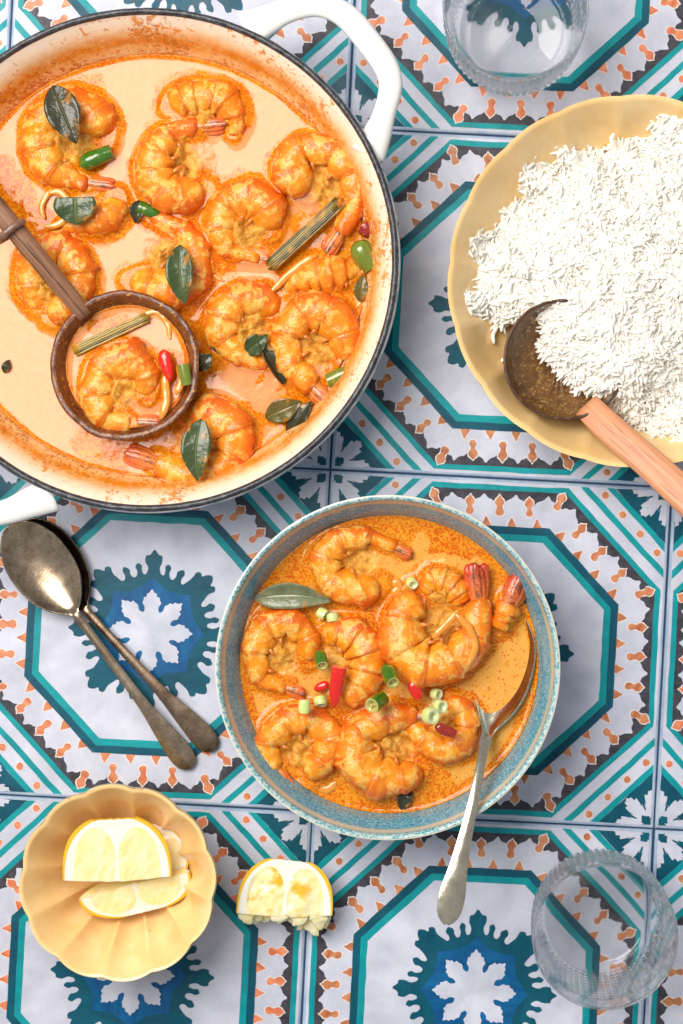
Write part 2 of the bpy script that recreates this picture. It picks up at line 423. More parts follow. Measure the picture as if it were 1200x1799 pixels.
V, F = lathe(out, 220); obj('outer_wall', V + POT, F[:-2] + F[-1:], MT['enamel_out'], pot)
hpts = [(432, 52), (470, 34), (510, 17), (560, 9), (606, 27), (648, 74), (678, 118), (686, 152), (676, 196), (664, 232), (646, 272)]
hh = [178, 184, 190, 193, 194, 195, 194, 193, 190, 184, 178]
hw = [34, 27, 22, 21, 22.5, 23, 22.5, 21, 20, 25, 32]
def handle(flip):
    P = np.array([W(x, y, h) for (x, y), h in zip(hpts, hh)])
    if flip: P[:, :2] = 2 * POT[:2] - P[:, :2]
    Q = crom(np.column_stack([P, hw]), 60)
    V, F = sweep(Q[:, :3], Q[:, 3] * K(190), np.interp(np.linspace(0, 1, 60), [0, .2, .8, 1], [17, 13, 13, 17]), 20, power=2.4)
    obj('handle', V, F, MT['enamel_out'], pot)
handle(False); handle(True)

# ------------------------------------------------------------------ shrimp
def shrimp_mat(name, a, b, tailred=0.0):
    m = Mat(name, rough=0.30, spec=0.3, coat=0.65, coat_r=0.05, sss=0.10, sssr=(1, 0.4, 0.1), ssscale=7)
    s = m.attr('seg'); dors = m.attr('dorsal'); sl = m.attr('along')
    n0 = m.noise(70, 3, 0.5, dist=0.4); n1 = m.noise(30, 4, 0.6, dist=0.8); n2 = m.noise(14, 4, 0.62); n3 = m.noise(5, 3, 0.6)
    c = m.mix(m.ramp(n1, [(0.25, 0.0), (0.75, 1.0)]), a, b)
    c = m.mix(m.math('MULTIPLY', m.ramp(n0, [(0.48, 0.0), (0.62, 1.0)]), 0.6), c, (222, 84, 10))
    c = m.mix(m.math('MULTIPLY', m.ramp(s, [(0.0, 0.9), (0.10, 0.0), (0.70, 0.0), (0.98, 0.9)]), 0.7), c, (190, 58, 6))
    c = m.mix(m.math('MULTIPLY', m.ramp(dors, [(0.68, 0.0), (0.98, 1.0)]), 0.65), c, (222, 82, 8))
    cl = m.ramp(m.math('ADD', n1, m.math('MULTIPLY', n2, 0.8)), [(0.92, 0.0), (1.08, 1.0)])
    c = m.mix(m.math('MULTIPLY', cl, 0.75), c, (240, 186, 88))                      # curdled coconut milk
    belly = m.ramp(m.math('ADD', dors, m.math('MULTIPLY', n2, 0.5)), [(-0.0, 1.0), (0.36, 0.0)])
    c = m.mix(m.math('MULTIPLY', belly, 0.65), c, (212, 136, 36))
    sp = m.ramp(m.math('ADD', n3, m.math('MULTIPLY', n1, 0.5)), [(0.98, 0.0), (1.06, 1.0)])
    c = m.mix(m.math('MULTIPLY', sp, 0.6), c, (168, 52, 8))
    c = m.mix(m.math('MULTIPLY', m.ramp(n3, [(0.64, 0.0), (0.72, 1.0)]), 0.45), c, (250, 206, 110))
    m.color(c); m.rough(m.ramp(n2, [(0.3, 0.2), (0.75, 0.5)]))
    h = m.math('ADD', m.math('MULTIPLY', n2, 1.0), m.math('MULTIPLY', m.math('MULTIPLY', n3, 0.5), m.ramp(n1, [(0.42, 0.1), (0.6, 1.0)]))); m.bump(h, 4.2, 0.7, True)
    return m.m
MT['shrimp'] = shrimp_mat('cooked_shrimp_in_curry', (232, 120, 10), (246, 170, 40))
MT['shrimp_bowl'] = shrimp_mat('cooked_shrimp_bright', (236, 122, 8), (247, 174, 36))
def tail_mat(name, a, b, dark):
    m = Mat(name, rough=0.28, coat=0.5, coat_r=0.1, sss=0.1, ssscale=5)
    l = m.attr('along'); n = m.noise(16, 4, .6); st = m.noise(7, 3, .6)
    c = m.mix(m.ramp(l, [(0.0, 0.0), (0.9, 1.0)]), a, b)
    c = m.mix(m.math('MULTIPLY', m.ramp(m.math('ADD', n, m.attr('core')), [(0.80, 0.0), (1.0, 1.0)]), 0.85), c, dark)
    c = m.mix(m.math('MULTIPLY', m.ramp(st, [(0.58, 0.0), (0.7, 1.0)]), 0.5), c, (240, 190, 130))
    m.color(c).bump(st, 2.5, 0.7); return m.m
MT['tail'] = tail_mat('shrimp_tail_orange', (232, 140, 62), (222, 96, 42), (96, 74, 58))
MT['tail_red'] = tail_mat('shrimp_tail_red', (226, 120, 50), (198, 52, 20), (104, 56, 36))
MT['leg'] = (lambda m: (m.color(m.mix(m.noise(10), (206, 104, 24), (226, 146, 56))), m.m)[1])(Mat('shrimp_leg', rough=0.3, coat=0.4, sss=0.2))
FOOT = {'pot': [], 'bowl': [], 'ladle': []}
SHR = []
def shrimp(pts, label, where, z0, group, crop=(0, 0, 1), dz=0.0, tail=1.0, red=False, nseg=5, legs=4, seed=1, flat=0.86, lift=0.2, wide=1.1, tailwide=1.0):
    mat = MT['shrimp_bowl'] if where == 'bowl' else MT['shrimp']
    P = []
    for x, y, w in pts:
        hwid = w * crop[2] * wide; q = W(crop[0] + x * crop[2], crop[1] + y * crop[2], z0 + hwid * .6 + dz)
        P.append((q[0], q[1], hwid * K(z0)))
    N, M = 96, 24
    Q = crom(P, N); xy = Q[:, :2]; w = np.maximum(Q[:, 2], 3)
    s = np.linspace(0, 1, N)
    rs = random.Random(seed * 31); ks = sorted(set([0, N - 1] + [int(N * (k + rs.uniform(-.12, .12)) / (nseg + 1.2)) for k in range(1, nseg + 1)]))
    ch = np.column_stack([np.interp(np.arange(N), ks, xy[ks, c]) for c in (0, 1)])
    xy = .42 * xy + .58 * (.25 * np.roll(ch, 2, 0) + .5 * ch + .25 * np.roll(ch, -2, 0)); xy[:3] = Q[:3, :2]; xy[-3:] = Q[-3:, :2]
    w = w * (1 + .07 * np.sin(s * 9 + seed)) 
    T = np.gradient(xy, axis=0); T = sum(np.roll(T, k, 0) for k in range(-4, 5)) if False else np.column_stack([np.convolve(np.pad(T[:, c], 4, 'edge'), np.ones(9) / 9, 'valid') for c in (0, 1)]); T /= np.linalg.norm(T, axis=1)[:, None]
    turn = np.sum(T[:-1, 0] * T[1:, 1] - T[:-1, 1] * T[1:, 0])
    nrm = np.column_stack([T[:, 1], -T[:, 0]]) * (1 if turn > 0 else -1)      # towards the outside of the curl
    ki = np.clip(np.searchsorted(ks, np.arange(N), 'right') - 1, 0, len(ks) - 2); f = (np.arange(N) - np.array(ks)[ki]) / (np.array(ks)[ki + 1] - np.array(ks)[ki] + 1e-6); f = np.clip(f, 0, 1)
    cap = np.sqrt(np.clip(1 - np.clip(1 - s / 0.05, 0, 1) ** 2, 0.02, 1)); cap *= np.where(s > .97, np.sqrt(np.clip(1 - ((s - .97) / .032) ** 2, .1, 1)), 1)
    step = 1 + 0.15 * f ** 1.6 - 0.05
    zc = z0 + dz + w * lift
    ph = np.linspace(0, 2 * np.pi, M, endpoint=False); V = []; A_seg = []; A_d = []; A_s = []
    for i in range(N):
        co, si = np.cos(ph), np.sin(ph)
        inner = np.where(co < 0, 0.80 + 0.20 * np.sin(np.pi * min(1, f[i] * 1.05)), 1.0)
        rad = w[i] * cap[i] * (step[i] if True else 1)
        sq = 1 - 0.10 * np.cos(4 * ph) + .1 * np.sin(ph * 3 + seed)
        ox = rad * co * inner * (0.96 + 0.04 * sq); oz = rad * flat * si * (1 - 0.18 * (co < 0) * co * co)
        V.append(np.column_stack([xy[i, 0] + nrm[i, 0] * ox, xy[i, 1] + nrm[i, 1] * ox, zc[i] + oz]))
        A_seg.append(np.full(M, f[i])); A_d.append(0.5 + 0.5 * co); A_s.append(np.full(M, s[i]))
    V = np.vstack(V)
    C = np.repeat(np.column_stack([xy, zc]), M, axis=0); nn = V - C; nn /= np.linalg.norm(nn, axis=1)[:, None] + 1e-6
    wr = np.repeat(w, M)
    V = V + nn * (fbm(V, 34, seed * 7 + 1, 3) * wr * 0.12 + fbm(V, 11, seed * 5 + 2, 3) * 1.3 + 3.6 * sstep(.30, .75, fbm(V, 24, seed * 3 + 50, 3)) * (1 + .6 * fbm(V, 7, seed, 2)))[:, None]
    # creases where the shell is pinched
    F = grid_faces(N, M, True); F.append(tuple(range(M))[::-1]); F.append(tuple((N - 1) * M + j for j in range(M)))
    base = np.array([xy[:, 0].mean(), xy[:, 1].mean(), float((zc - w * flat).min())])
    root = thing('shrimp', label, 'shrimp', base, group)
    obj('body', V, F, mat, root, attrs={'seg': np.concatenate(A_seg), 'dorsal': np.concatenate(A_d), 'along': np.concatenate(A_s)})
    rnd = random.Random(seed)
    if tail > 0:
        e = np.array([xy[-2, 0], xy[-2, 1], zc[-1]]); t0 = math.atan2(*(T[-3][::-1])); tv = []; al = []; core = []
        parts = []
        wt = max(w[-4], 7)
        for k, a in enumerate((-0.13, 0.11, -0.05, 0.05, 0.0)):
            L = tail * wt * (2.9 + 0.35 * rnd.random() + (0.3 if k == 4 else 0)); n = 14
            ss = np.linspace(-0.25, 1, n); dirv = np.array([math.cos(t0 + a * 1.3), math.sin(t0 + a * 1.3), -0.02 + 0.02 * k])
            path = e + np.outer(ss * L, dirv) + np.array([0, 0, (k - 1) * wt * .12])
            side = np.array([-math.sin(t0), math.cos(t0), 0]) * a * wt * 1.9; path = path + side
            prof = np.interp(ss, [-.25, 0, .3, .7, .9, 1], [.30, .40, .50, .46, .34, .10]) * wt * (1.15 if k < 4 else 0.75) * tailwide
            v, fc = sweep(path, prof, prof * 0.42 + 0.6, 10); parts.append((v, fc)); al.append(np.repeat(np.clip(ss, 0, 1), 10)); core.append(np.full(len(v), 0.25 if k in (2, 3) else (0.42 if k == 4 else 0.05)))
        v, fc = join(parts); v = v + fbm(v, 9, seed + 40, 2)[:, None] * 0.7
        obj('tail_fan', v, fc, MT['tail_red'] if red else MT['tail'], root, attrs={'along': np.concatenate(al), 'core': np.concatenate(core)})
    if legs:
        parts = []
        for k in range(legs):
            i = int(N * (0.18 + 0.6 * k / max(1, legs - 1))); a = np.array([xy[i, 0] - nrm[i, 0] * w[i] * .7, xy[i, 1] - nrm[i, 1] * w[i] * .7, zc[i] + w[i] * .15])
            dv = -nrm[i] * (0.6 + .5 * rnd.random()) + T[i] * rnd.uniform(-.2, .9); dv /= np.linalg.norm(dv)
            L = w[i] * rnd.uniform(.45, .85)
            pa = np.array([a, a + np.array([dv[0] * L * .5, dv[1] * L * .5, w[i] * .18]), a + np.array([dv[0] * L, dv[1] * L, -w[i] * .1])])
            pa = crom(pa, 8); parts.append(sweep(pa, np.linspace(4.6, 1.2, 8), np.linspace(1.8, .9, 8), 7))
        v, fc = join(parts); tag(obj('swimmerets', v, fc, MT['leg'], root), kind='stuff')
    ctr = xy.mean(0) * .85 + .15 * (xy[0] + xy[-1]) / 2
    FOOT[where].append((xy.copy(), w.copy(), ctr, float(np.median(w))))
    return root

c1 = (0, 0, .375); c2 = (350, 0, .375); c4 = (0, 430, .375); c5 = (340, 430, .375); ID = (0, 0, 1)
b2 = (380, 860, .26667); b3 = (660, 860, .28333); b4 = (380, 1160, .26667); b5 = (660, 1160, .28333)
GP = 'shrimp in the pot of curry'; GB = 'shrimp in the blue bowl of curry'
shrimp([(470, 640, 62), (450, 560, 82), (375, 480, 78), (280, 480, 78), (200, 545, 84), (172, 640, 84), (205, 745, 74), (270, 815, 60), (345, 850, 42), (420, 856, 34)], 'orange shrimp by the pot wall with a dark curry leaf lying across it', 'pot', SZ, GP, c1, seed=1)
shrimp([(795, 500, 40), (845, 470, 76), (945, 440, 78), (1040, 475, 74), (1105, 560, 46), (1090, 640, 26)], 'topmost shrimp in the pot, half hidden behind another shrimp\'s grey tail', 'pot', SZ, GP, c1, tail=0, seed=2, legs=3)
shrimp([(955, 890, 50), (880, 905, 84), (790, 905, 92), (715, 830, 84), (718, 730, 80), (775, 645, 68), (850, 590, 48), (930, 590, 38)], 'curled shrimp with grey tail held over the topmost shrimp in the pot', 'pot', SZ, GP, c1, dz=6, seed=3)
shrimp([(540, 925, 50), (520, 985, 72), (440, 1025, 66), (360, 1050, 50), (290, 1062, 30)], 'shrimp under the torn leaf, next to the onion slice in the pot', 'pot', SZ, GP, c1, tail=0, seed=4, legs=2)
shrimp([(70, 545, 12), (52, 505, 24), (60, 455, 29), (95, 432, 29), (130, 458, 30), (138, 505, 29), (112, 540, 27), (86, 560, 14)], 'shrimp lying under the dark wooden ladle handle in the pot', 'pot', SZ, GP, ID, tail=0, seed=5)
shrimp([(226, 492, 15), (258, 498, 29), (302, 510, 31), (338, 488, 29), (346, 446, 26), (328, 410, 20), (296, 390, 15), (262, 378, 11)], 'shrimp in the middle of the pot with a glossy leaf on its back', 'pot', SZ, GP, ID, tail=.8, seed=6)
shrimp([(340, 1085, 42), (330, 1000, 74), (245, 925, 86), (135, 950, 84), (95, 1060, 70), (125, 1150, 52), (210, 1195, 34), (290, 1210, 26)], 'round shrimp in mid pot curled open at the bottom, left of the lemongrass', 'pot', SZ, GP, c2, tail=.5, seed=7)
shrimp([(515, 890, 46), (450, 850, 78), (410, 770, 80), (470, 695, 76), (570, 690, 74), (665, 740, 74), (725, 830, 66), (735, 930, 54), (700, 1020, 46), (650, 1095, 40)], 'shrimp by the right pot wall with its tail over the lemongrass', 'pot', SZ, GP, c2, dz=10, tail=.85, seed=8)
shrimp([(425, 215, 24), (500, 165, 66), (590, 140, 82), (680, 125, 70), (760, 118, 36), (790, 110, 20)], 'straight shrimp body just below the lemongrass stalk in the pot', 'pot', SZ, GP, c5, tail=0, seed=9, legs=2)
shrimp([(405, 300, 46), (320, 262, 80), (215, 255, 76), (140, 325, 74), (130, 425, 76), (205, 505, 64), (300, 545, 44), (360, 560, 26)], 'shrimp beside the dark curled leaves, centre right of the pot', 'pot', SZ, GP, c5, tail=.3, seed=10)
shrimp([(712, 545, 46), (712, 450, 76), (668, 350, 86), (570, 305, 84), (470, 350, 78), (425, 450, 72), (450, 550, 64), (510, 625, 54), (565, 675, 44)], 'shrimp curled into a ring by the lower right pot wall, dark tail', 'pot', SZ, GP, c5, dz=8, tail=.8, seed=11)
shrimp([(880, 790, 44), (950, 782, 76), (1040, 812, 84), (1100, 895, 86), (1080, 990, 84), (990, 1060, 78), (880, 1070, 64), (790, 1045, 52), (720, 1020, 42)], 'lowest shrimp in the pot, a long dark leaf on its side', 'pot', SZ, GP, c4, dz=4, tail=.9, seed=12)
LZ = 132.0
shrimp([(690, 715, 36), (680, 620, 62), (610, 540, 86), (505, 555, 92), (452, 650, 80), (452, 745, 70), (500, 815, 56), (570, 832, 44), (620, 832, 38)], 'shrimp lying in the dark coconut shell ladle', 'ladle', LZ, None, c4, dz=-4, tail=1.0, seed=13)
BZ = 122.0
shrimp([(1070, 620, 64), (985, 655, 96), (850, 655, 112), (730, 570, 100), (705, 455, 92), (790, 355, 84), (910, 310, 72), (1020, 315, 54), (1120, 350, 44), (1190, 390, 38)], 'topmost shrimp in the blue bowl, its grey-brown tail pointing right', 'bowl', BZ, GB, b2, dz=6, tail=.9, seed=21)
shrimp([(610, 1130, 50), (612, 1010, 78), (530, 900, 92), (395, 875, 94), (285, 950, 90), (250, 1075, 82), (270, 1200, 72), (330, 1275, 56), (410, 1300, 42), (470, 1315, 36)], 'leftmost shrimp in the blue bowl', 'bowl', BZ, GB, b2, dz=6, tail=1.0, seed=22)
shrimp([(568, 1108, 12), (592, 1112, 26), (628, 1125, 32), (646, 1165, 32), (632, 1208, 31), (604, 1232, 18)], 'shrimp in the middle of the blue bowl beside the red chilli', 'bowl', BZ, GB, ID, dz=6, tail=0, seed=23, legs=3)
shrimp([(728, 1040, 20), (712, 1075, 30), (704, 1120, 34), (724, 1160, 37), (768, 1170, 37), (810, 1150, 34), (838, 1110, 28), (845, 1076, 20), (840, 1050, 17)], 'largest shrimp in the blue bowl, red tail pointing up', 'bowl', BZ, GB, ID, dz=18, tail=.95, red=True, seed=24)
shrimp([(744, 1044, 10), (760, 1024, 21), (786, 1026, 26), (806, 1044, 22), (816, 1060, 12)], 'small bit of shrimp above the largest one in the blue bowl', 'bowl', BZ, GB, ID, dz=6, tail=0, seed=25, legs=0)
shrimp([(876, 1106, 12), (882, 1092, 18), (890, 1074, 20), (896, 1060, 18)], 'bright red shrimp tail sticking out beside the spoon rim', 'bowl', BZ, GB, ID, dz=14, tail=.85, red=True, seed=26, legs=0, nseg=2, tailwide=1.3)
shrimp([(620, 795, 46), (655, 700, 84), (745, 600, 100), (745, 470, 102), (640, 390, 92), (500, 395, 92), (385, 470, 92), (335, 570, 80), (350, 660, 66), (400, 735, 58)], 'lower left shrimp in the blue bowl with its tail at the rim', 'bowl', BZ, GB, b4, dz=8, tail=.85, seed=27)
shrimp([(742, 1352, 12), (715, 1368, 28), (668, 1366, 38), (630, 1338, 36), (628, 1296, 30), (660, 1268, 28), (702, 1258, 24), (736, 1262, 15)], 'bottom shrimp in the blue bowl, thickly covered with curry paste', 'bowl', BZ, GB, ID, dz=10, tail=.6, seed=28)
shrimp([(455, 235, 40), (530, 290, 66), (565, 390, 76), (540, 490, 80), (455, 555, 84), (340, 520, 84), (255, 440, 62), (215, 380, 36)], 'lower right shrimp in the blue bowl under the spring onion rings', 'bowl', BZ, GB, b5, dz=6, tail=0, seed=29)

# ------------------------------------------------------------------ sauces
def sauce_mat(name, cream, oil, deep, speck=0.5):
    m = Mat(name, rough=0.06, spec=0.30, coat=0.0, sss=0.10, sssr=(1, .5, .2), ssscale=7)
    o = m.attr('oil'); cu = m.attr('curd')
    n1 = m.noise(60, 5, .6); n2 = m.noise(14, 4, .65); n3 = m.noise(4, 3, .6)
    cr = m.mix(m.ramp(n2, [(0.3, 0.0), (0.7, 1.0)]), cream[0], cream[1])
    fl = m.ramp(n3, [(0.60, 0.0), (0.72, 1.0)]); cr = m.mix(m.math('MULTIPLY', fl, 0.35), cr, cream[2])
    oc = m.mix(m.ramp(n2, [(0.3, 0.0), (0.7, 1.0)]), oil[0], oil[1])
    oc = m.mix(m.ramp(m.math('ADD', n3, m.math('MULTIPLY', n1, 0.35)), [(0.62, 0.0), (0.76, 1.0)]), oc, deep)
    f = m.ramp(m.math('ADD', o, m.math('MULTIPLY', m.math('SUBTRACT', n2, 0.5), 0.6)), [(0.25, 0.0), (0.65, 1.0)])
    c = m.mix(f, cr, oc)
    dot = m.ramp(m.math('SUBTRACT', m.voro(8), m.math('MULTIPLY', n1, 0.38)), [(0.0, 1.0), (0.06, 0.0)])
    dot2 = m.ramp(m.math('SUBTRACT', m.voro(4.0), m.math('MULTIPLY', n2, 0.34)), [(0.0, 1.0), (0.08, 0.0)])
    dd = m.math('MAXIMUM', dot, dot2); dd = m.math('MULTIPLY', dd, m.math('ADD', m.math('MULTIPLY', o, 1.0 - speck), speck))
    c = m.mix(m.math('MULTIPLY', dd, 0.75), c, (196, 76, 6))
    c = m.mix(m.math('MULTIPLY', m.ramp(m.math('ADD', cu, m.math('MULTIPLY', m.math('SUBTRACT', n2, .5), .6)), [(0.25, 0.0), (0.5, 1.0)]), 0.9), c, m.mix(m.ramp(n2, [(.35, 0.), (.65, 1.)]), (200, 128, 34), (236, 182, 84)))
    m.color(c); m.rough(m.ramp(cu, [(0.0, 0.05), (0.6, 0.16)]))
    m.bump(m.math('MULTIPLY', m.math('ADD', n3, n2), m.math('ADD', m.math('MULTIPLY', cu, 1.0), 0.02)), 5, 0.8)
    return m.m
MT['sauce_pot'] = sauce_mat('coconut_curry_sauce', ((222, 146, 90), (230, 158, 104), (214, 128, 64)), ((218, 130, 14), (230, 154, 36)), (206, 96, 6), 0.03)
MT['sauce_bowl'] = sauce_mat('yellow_curry_sauce', ((220, 156, 62), (226, 168, 82), (216, 134, 38)), ((220, 140, 24), (228, 158, 46)), (202, 94, 6), 0.8)
def sauce(name, label, C, R, z, foots, mat, blobs, creams, rings=150, seg=560, edge=16, halo=15, parent_cat='curry', wav=1.0, curdh=1.0, lowout=0):
    rr = np.linspace(0.2, R + 1.5, rings) ; th = np.linspace(0, 2 * np.pi, seg, endpoint=False)
    r2, t2 = np.meshgrid(rr, th, indexing='ij'); X = (C[0] + r2 * np.cos(t2)).ravel(); Y = (C[1] + r2 * np.sin(t2)).ravel(); P = np.column_stack([X, Y])
    d = np.full(len(P), 1e3); curd = np.zeros(len(P))
    for xy, w, ctr, mw in foots:
        cx, cy, rad = xy[:, 0].mean(), xy[:, 1].mean(), np.linalg.norm(xy - xy.mean(0), axis=1).max() + 80
        sel = np.where((X - cx) ** 2 + (Y - cy) ** 2 < rad ** 2)[0]
        if not len(sel): continue
        S = xy[::3]; ww = w[::3]
        dist = np.sqrt((X[sel, None] - S[None, :, 0]) ** 2 + (Y[sel, None] - S[None, :, 1]) ** 2) - ww[None, :]
        d[sel] = np.minimum(d[sel], dist.min(1))
        g = np.exp(-((X[sel] - ctr[0]) ** 2 + (Y[sel] - ctr[1]) ** 2) / (mw * 1.15) ** 2); curd[sel] = np.maximum(curd[sel], g)
    nz = fbm(P, 42, 3, 4); nz2 = fbm(P, 13, 5, 3)
    oil = sstep(halo * 1.25 + 12 * nz + 5 * nz2 + 4, halo * .25 + 6 * nz + 4 * nz2, d)
    er = r2.ravel()
    oil = np.maximum(oil, sstep(R - edge * .55 + 3 * nz, R - edge * .25 + 3 * nz, er))
    for bx, by, br, amt in blobs:
        q = W(bx, by, z); dd = np.hypot(X - q[0], Y - q[1]) / (br * (1 + .38 * nz + .15 * nz2))
        oil = np.maximum(oil, amt * sstep(1.12, .78, dd))
    for bx, by, br in creams:
        q = W(bx, by, z); dd = np.hypot(X - q[0], Y - q[1]) / (br * (1 + .5 * nz + .25 * nz2)); oil *= sstep(.8, 1.1, dd)
    men = np.exp(-np.clip(d, 0, 60) / 5.5) * 7.0
    Z = z + men + np.exp(-(R - er) / 5.0) * 3.2 + 0.35 * wav * fbm(P, 90, 8, 2) + 0.30 * wav * oil * nz2
    Z += curdh * curd * np.clip(13 + 15 * fbm(P, 17, 21, 3), 0, 40)
    V = np.column_stack([X, Y, Z]); F = grid_faces(rings, seg, True); F.append(tuple(range(seg))[::-1])
    skirt = V[-seg:].copy(); skirt[:, 2] = z - 26; skirt[:, :2] = C[:2] + (skirt[:, :2] - C[:2]) * .93; o = len(V); V = np.vstack([V, skirt])
    for j in range(seg): F.append(((rings - 1) * seg + j, (rings - 1) * seg + (j + 1) % seg, o + (j + 1) % seg, o + j))
    F.append(tuple(o + j for j in range(seg)))
    pad = lambda a: np.concatenate([a, np.zeros(seg)])
    so = obj(name, V, F, mat, attrs={'oil': pad(oil), 'curd': pad(curd * curdh)})
    return tag(so, label, parent_cat)
pot_blobs = [(460, 610, 110, .85), (570, 560, 95, .85), (560, 400, 60, .8), (620, 470, 70, .85), (310, 800, 70, .9), (530, 680, 80, .9), (200, 800, 50, .8), (410, 780, 60, .9), (28, 335, 46, 1), (60, 395, 40, 1), (8, 290, 26, 1), (400, 640, 70, .9), (480, 690, 70, .9), (520, 740, 50, .9), (330, 580, 34, .8), (250, 800, 60, .9), (170, 775, 42, .7), (300, 770, 60, 1), (545, 480, 70, .8), (610, 600, 40, .9), (440, 560, 50, .8), (640, 500, 50, .9), (160, 160, 34, .8), (590, 690, 40, .9), (345, 550, 22, .8), (270, 380, 20, .8), (160, 280, 30, .9), (395, 460, 30, .8), ]  # oil patches; those at the far left paint the ladle handle's reflection as colour
pot_cream = [(300, 772, 16), (350, 800, 14), (560, 650, 14), (240, 812, 18), (420, 668, 36), (470, 700, 34), (455, 470, 26), (535, 350, 24), (385, 545, 20), (600, 560, 14)]
sauce('curry_sauce', 'pale peach coconut curry filling the white pot', np.array([POT[0], POT[1], 0]), SR, SZ, FOOT['pot'], MT['sauce_pot'], pot_blobs, pot_cream, rings=170, seg=640)

# ------------------------------------------------------------------ coconut shell ladles
def shell_mat(name, a, b, fib, amt):
    m = Mat(name, rough=0.32, coat=0.35, coat_r=.15)
    n = m.noise(26, 4, .6); f1 = m.noise(9, 4, .7, dist=1.5); st = m.noise(5, 3, .6, (1, .18, 1), (0, 0, .9))
    c = m.mix(m.ramp(n, [(.3, 0.), (.7, 1.)]), a, b)
    c = m.mix(m.math('MULTIPLY', m.ramp(f1, [(.56, 0.), (.66, 1.)]), amt), c, fib)
    c = m.mix(m.math('MULTIPLY', m.ramp(st, [(.63, 0.), (.68, 1.)]), amt), c, fib)
    m.color(c).bump(m.math('ADD', f1, st), 2, .6); return m.m
MT['shell_pot'] = shell_mat('dark_coconut_shell', (74, 34, 18), (118, 62, 32), (206, 136, 50), .85)
MT['shell_rice'] = shell_mat('polished_coconut_shell', (84, 52, 24), (128, 86, 42), (206, 166, 92), .85)
m = Mat('shell_edge', rough=.4); m.color(m.mix(m.noise(14), (48, 28, 18), (98, 62, 38))); MT['shell_edge'] = m.m
def wood_mat(name, a, b, c3, rot, lam=9):
    m = Mat(name, rough=.42, spec=.4, coat=.15, coat_r=.3)
    g = m.noise(lam, 5, .65, (1, .04, .04), rot, .3); g2 = m.noise(lam * .5, 3, .6, (1, .03, .03), rot); w = m.noise(40, 3)
    c = m.mix(m.ramp(g, [(.32, 0.), (.66, 1.)]), a, b)
    c = m.mix(m.math('MULTIPLY', m.ramp(g2, [(.56, 0.), (.66, 1.)]), .85), c, c3)
    c = m.mix(m.math('MULTIPLY', w, .25), c, a); m.color(c).bump(m.math('ADD', g, g2), 1.4, .6); return m.m
def shell(root, C, R, depth, thick, mat, tiltdir=None, tilt=0.0, seed=0, dark=MT['shell_edge']):
    n = 22; a = np.linspace(0.02, 1, n) * math.pi / 2
    inner = [((R - thick) * math.sin(t), -(depth - thick) * math.cos(t)) for t in a]
    edge = [(R - thick * .5, 2.0), (R, .5)]
    outer = [(R * math.sin(t), -depth * math.cos(t) - .4) for t in a[::-1]]
    def mod(i, rr, zz, th):
        p = np.column_stack([np.cos(th) * 3, np.sin(th) * 3, np.full_like(th, seed)]); return rr * (1 + .022 * fbm(p, 1.6, seed, 2) + .006 * fbm(p, .25, seed + 3, 2)), zz + 1.8 * fbm(p, .3, seed + 5, 2)
    def place(V):
        V = np.asarray(V)
        if tilt:
            ax = Vector((-tiltdir[1], tiltdir[0], 0)).normalized(); Rm = np.array(Matrix.Rotation(tilt, 3, ax)); V = V @ Rm.T
        return V + C
    V, F = lathe(inner, 120, mod); obj('shell_inside', place(V), F[:-1], mat, root)
    V, F = lathe([inner[-1]] + edge + outer, 120, mod); obj('shell_outside', place(V), F[:-2] + F[-1:], dark, root)
# pot ladle
LC = W(219, 642, 166); LR = 132 * K(166)
lad = thing('coconut_ladle', 'dark coconut shell ladle resting in the pot, rough brown wooden handle', 'ladle', (LC[0], LC[1], LC[2] - 82))
shell(lad, LC, LR, 80, 9.5, MT['shell_pot'], seed=3, dark=MT['shell_pot'])
hp = [(150, 556, 160), (105, 500, 178), (60, 445, 196), (0, 372, 212), (-110, 240, 240), (-190, 145, 258)]
P = crom([W(*q) for q in hp], 40); d = P[-1] - P[0]; MT['wood_dark'] = wood_mat('weathered_dark_wood', (108, 72, 50), (156, 112, 84), (34, 20, 14), (0, 0, -math.atan2(d[1], d[0]) + math.pi / 2))
V, F = sweep(P, np.interp(np.linspace(0, 1, 40), [0, .1, .4, 1], [13, 16, 17.5, 19]), np.interp(np.linspace(0, 1, 40), [0, .4, 1], [7, 9, 10]), 16, power=2.6)
V = V + fbm(V, 14, 5, 3)[:, None] * np.array([.8, .8, .5]); obj('handle', V, F, MT['wood_dark'], lad)
q0, q1 = W(-8, 424, 222), W(40, 386, 222)
ax = (q1 - q0) / np.linalg.norm(q1 - q0); tt = np.linspace(0, 2 * np.pi, 33)
cc = (q0 + q1) / 2 - np.array([0, 0, 11.]); hb = np.linalg.norm(q1 - q0) / 2
ringp = np.array([cc + ax * hb * .86 * math.cos(t) + np.array([0, 0, 14 * math.sin(t)]) for t in tt])
along = np.array([-ax[1], ax[0], 0.])
V, F = sweep(ringp, 5.5, 6.5, 10, up=along); V = V + fbm(V, 9, 3, 2)[:, None] * .8
m = Mat('bound_rattan', rough=.35, coat=.3); m.color(m.mix(m.noise(8, 4), (66, 42, 32), (150, 112, 90))).bump(m.noise(6, 3), 1.5, .6); MT['rattan'] = m.m
obj('binding', V, F, MT['rattan'], lad)
lsC = np.array([LC[0], LC[1], 0])
LSR = (LR - 9.5) * math.sqrt(max(0, 1 - ((166 - LZ) / 70.5) ** 2)) + .5
sauce('ladle_sauce', 'small pool of pale curry inside the coconut ladle', lsC, LSR, LZ, FOOT['ladle'], MT['sauce_pot'], [(165, 575, 12, .8), (205, 578, 30, .6), (300, 640, 34, .9), (255, 700, 20, .8)], [], rings=70, seg=260, edge=8, halo=9, curdh=.6)
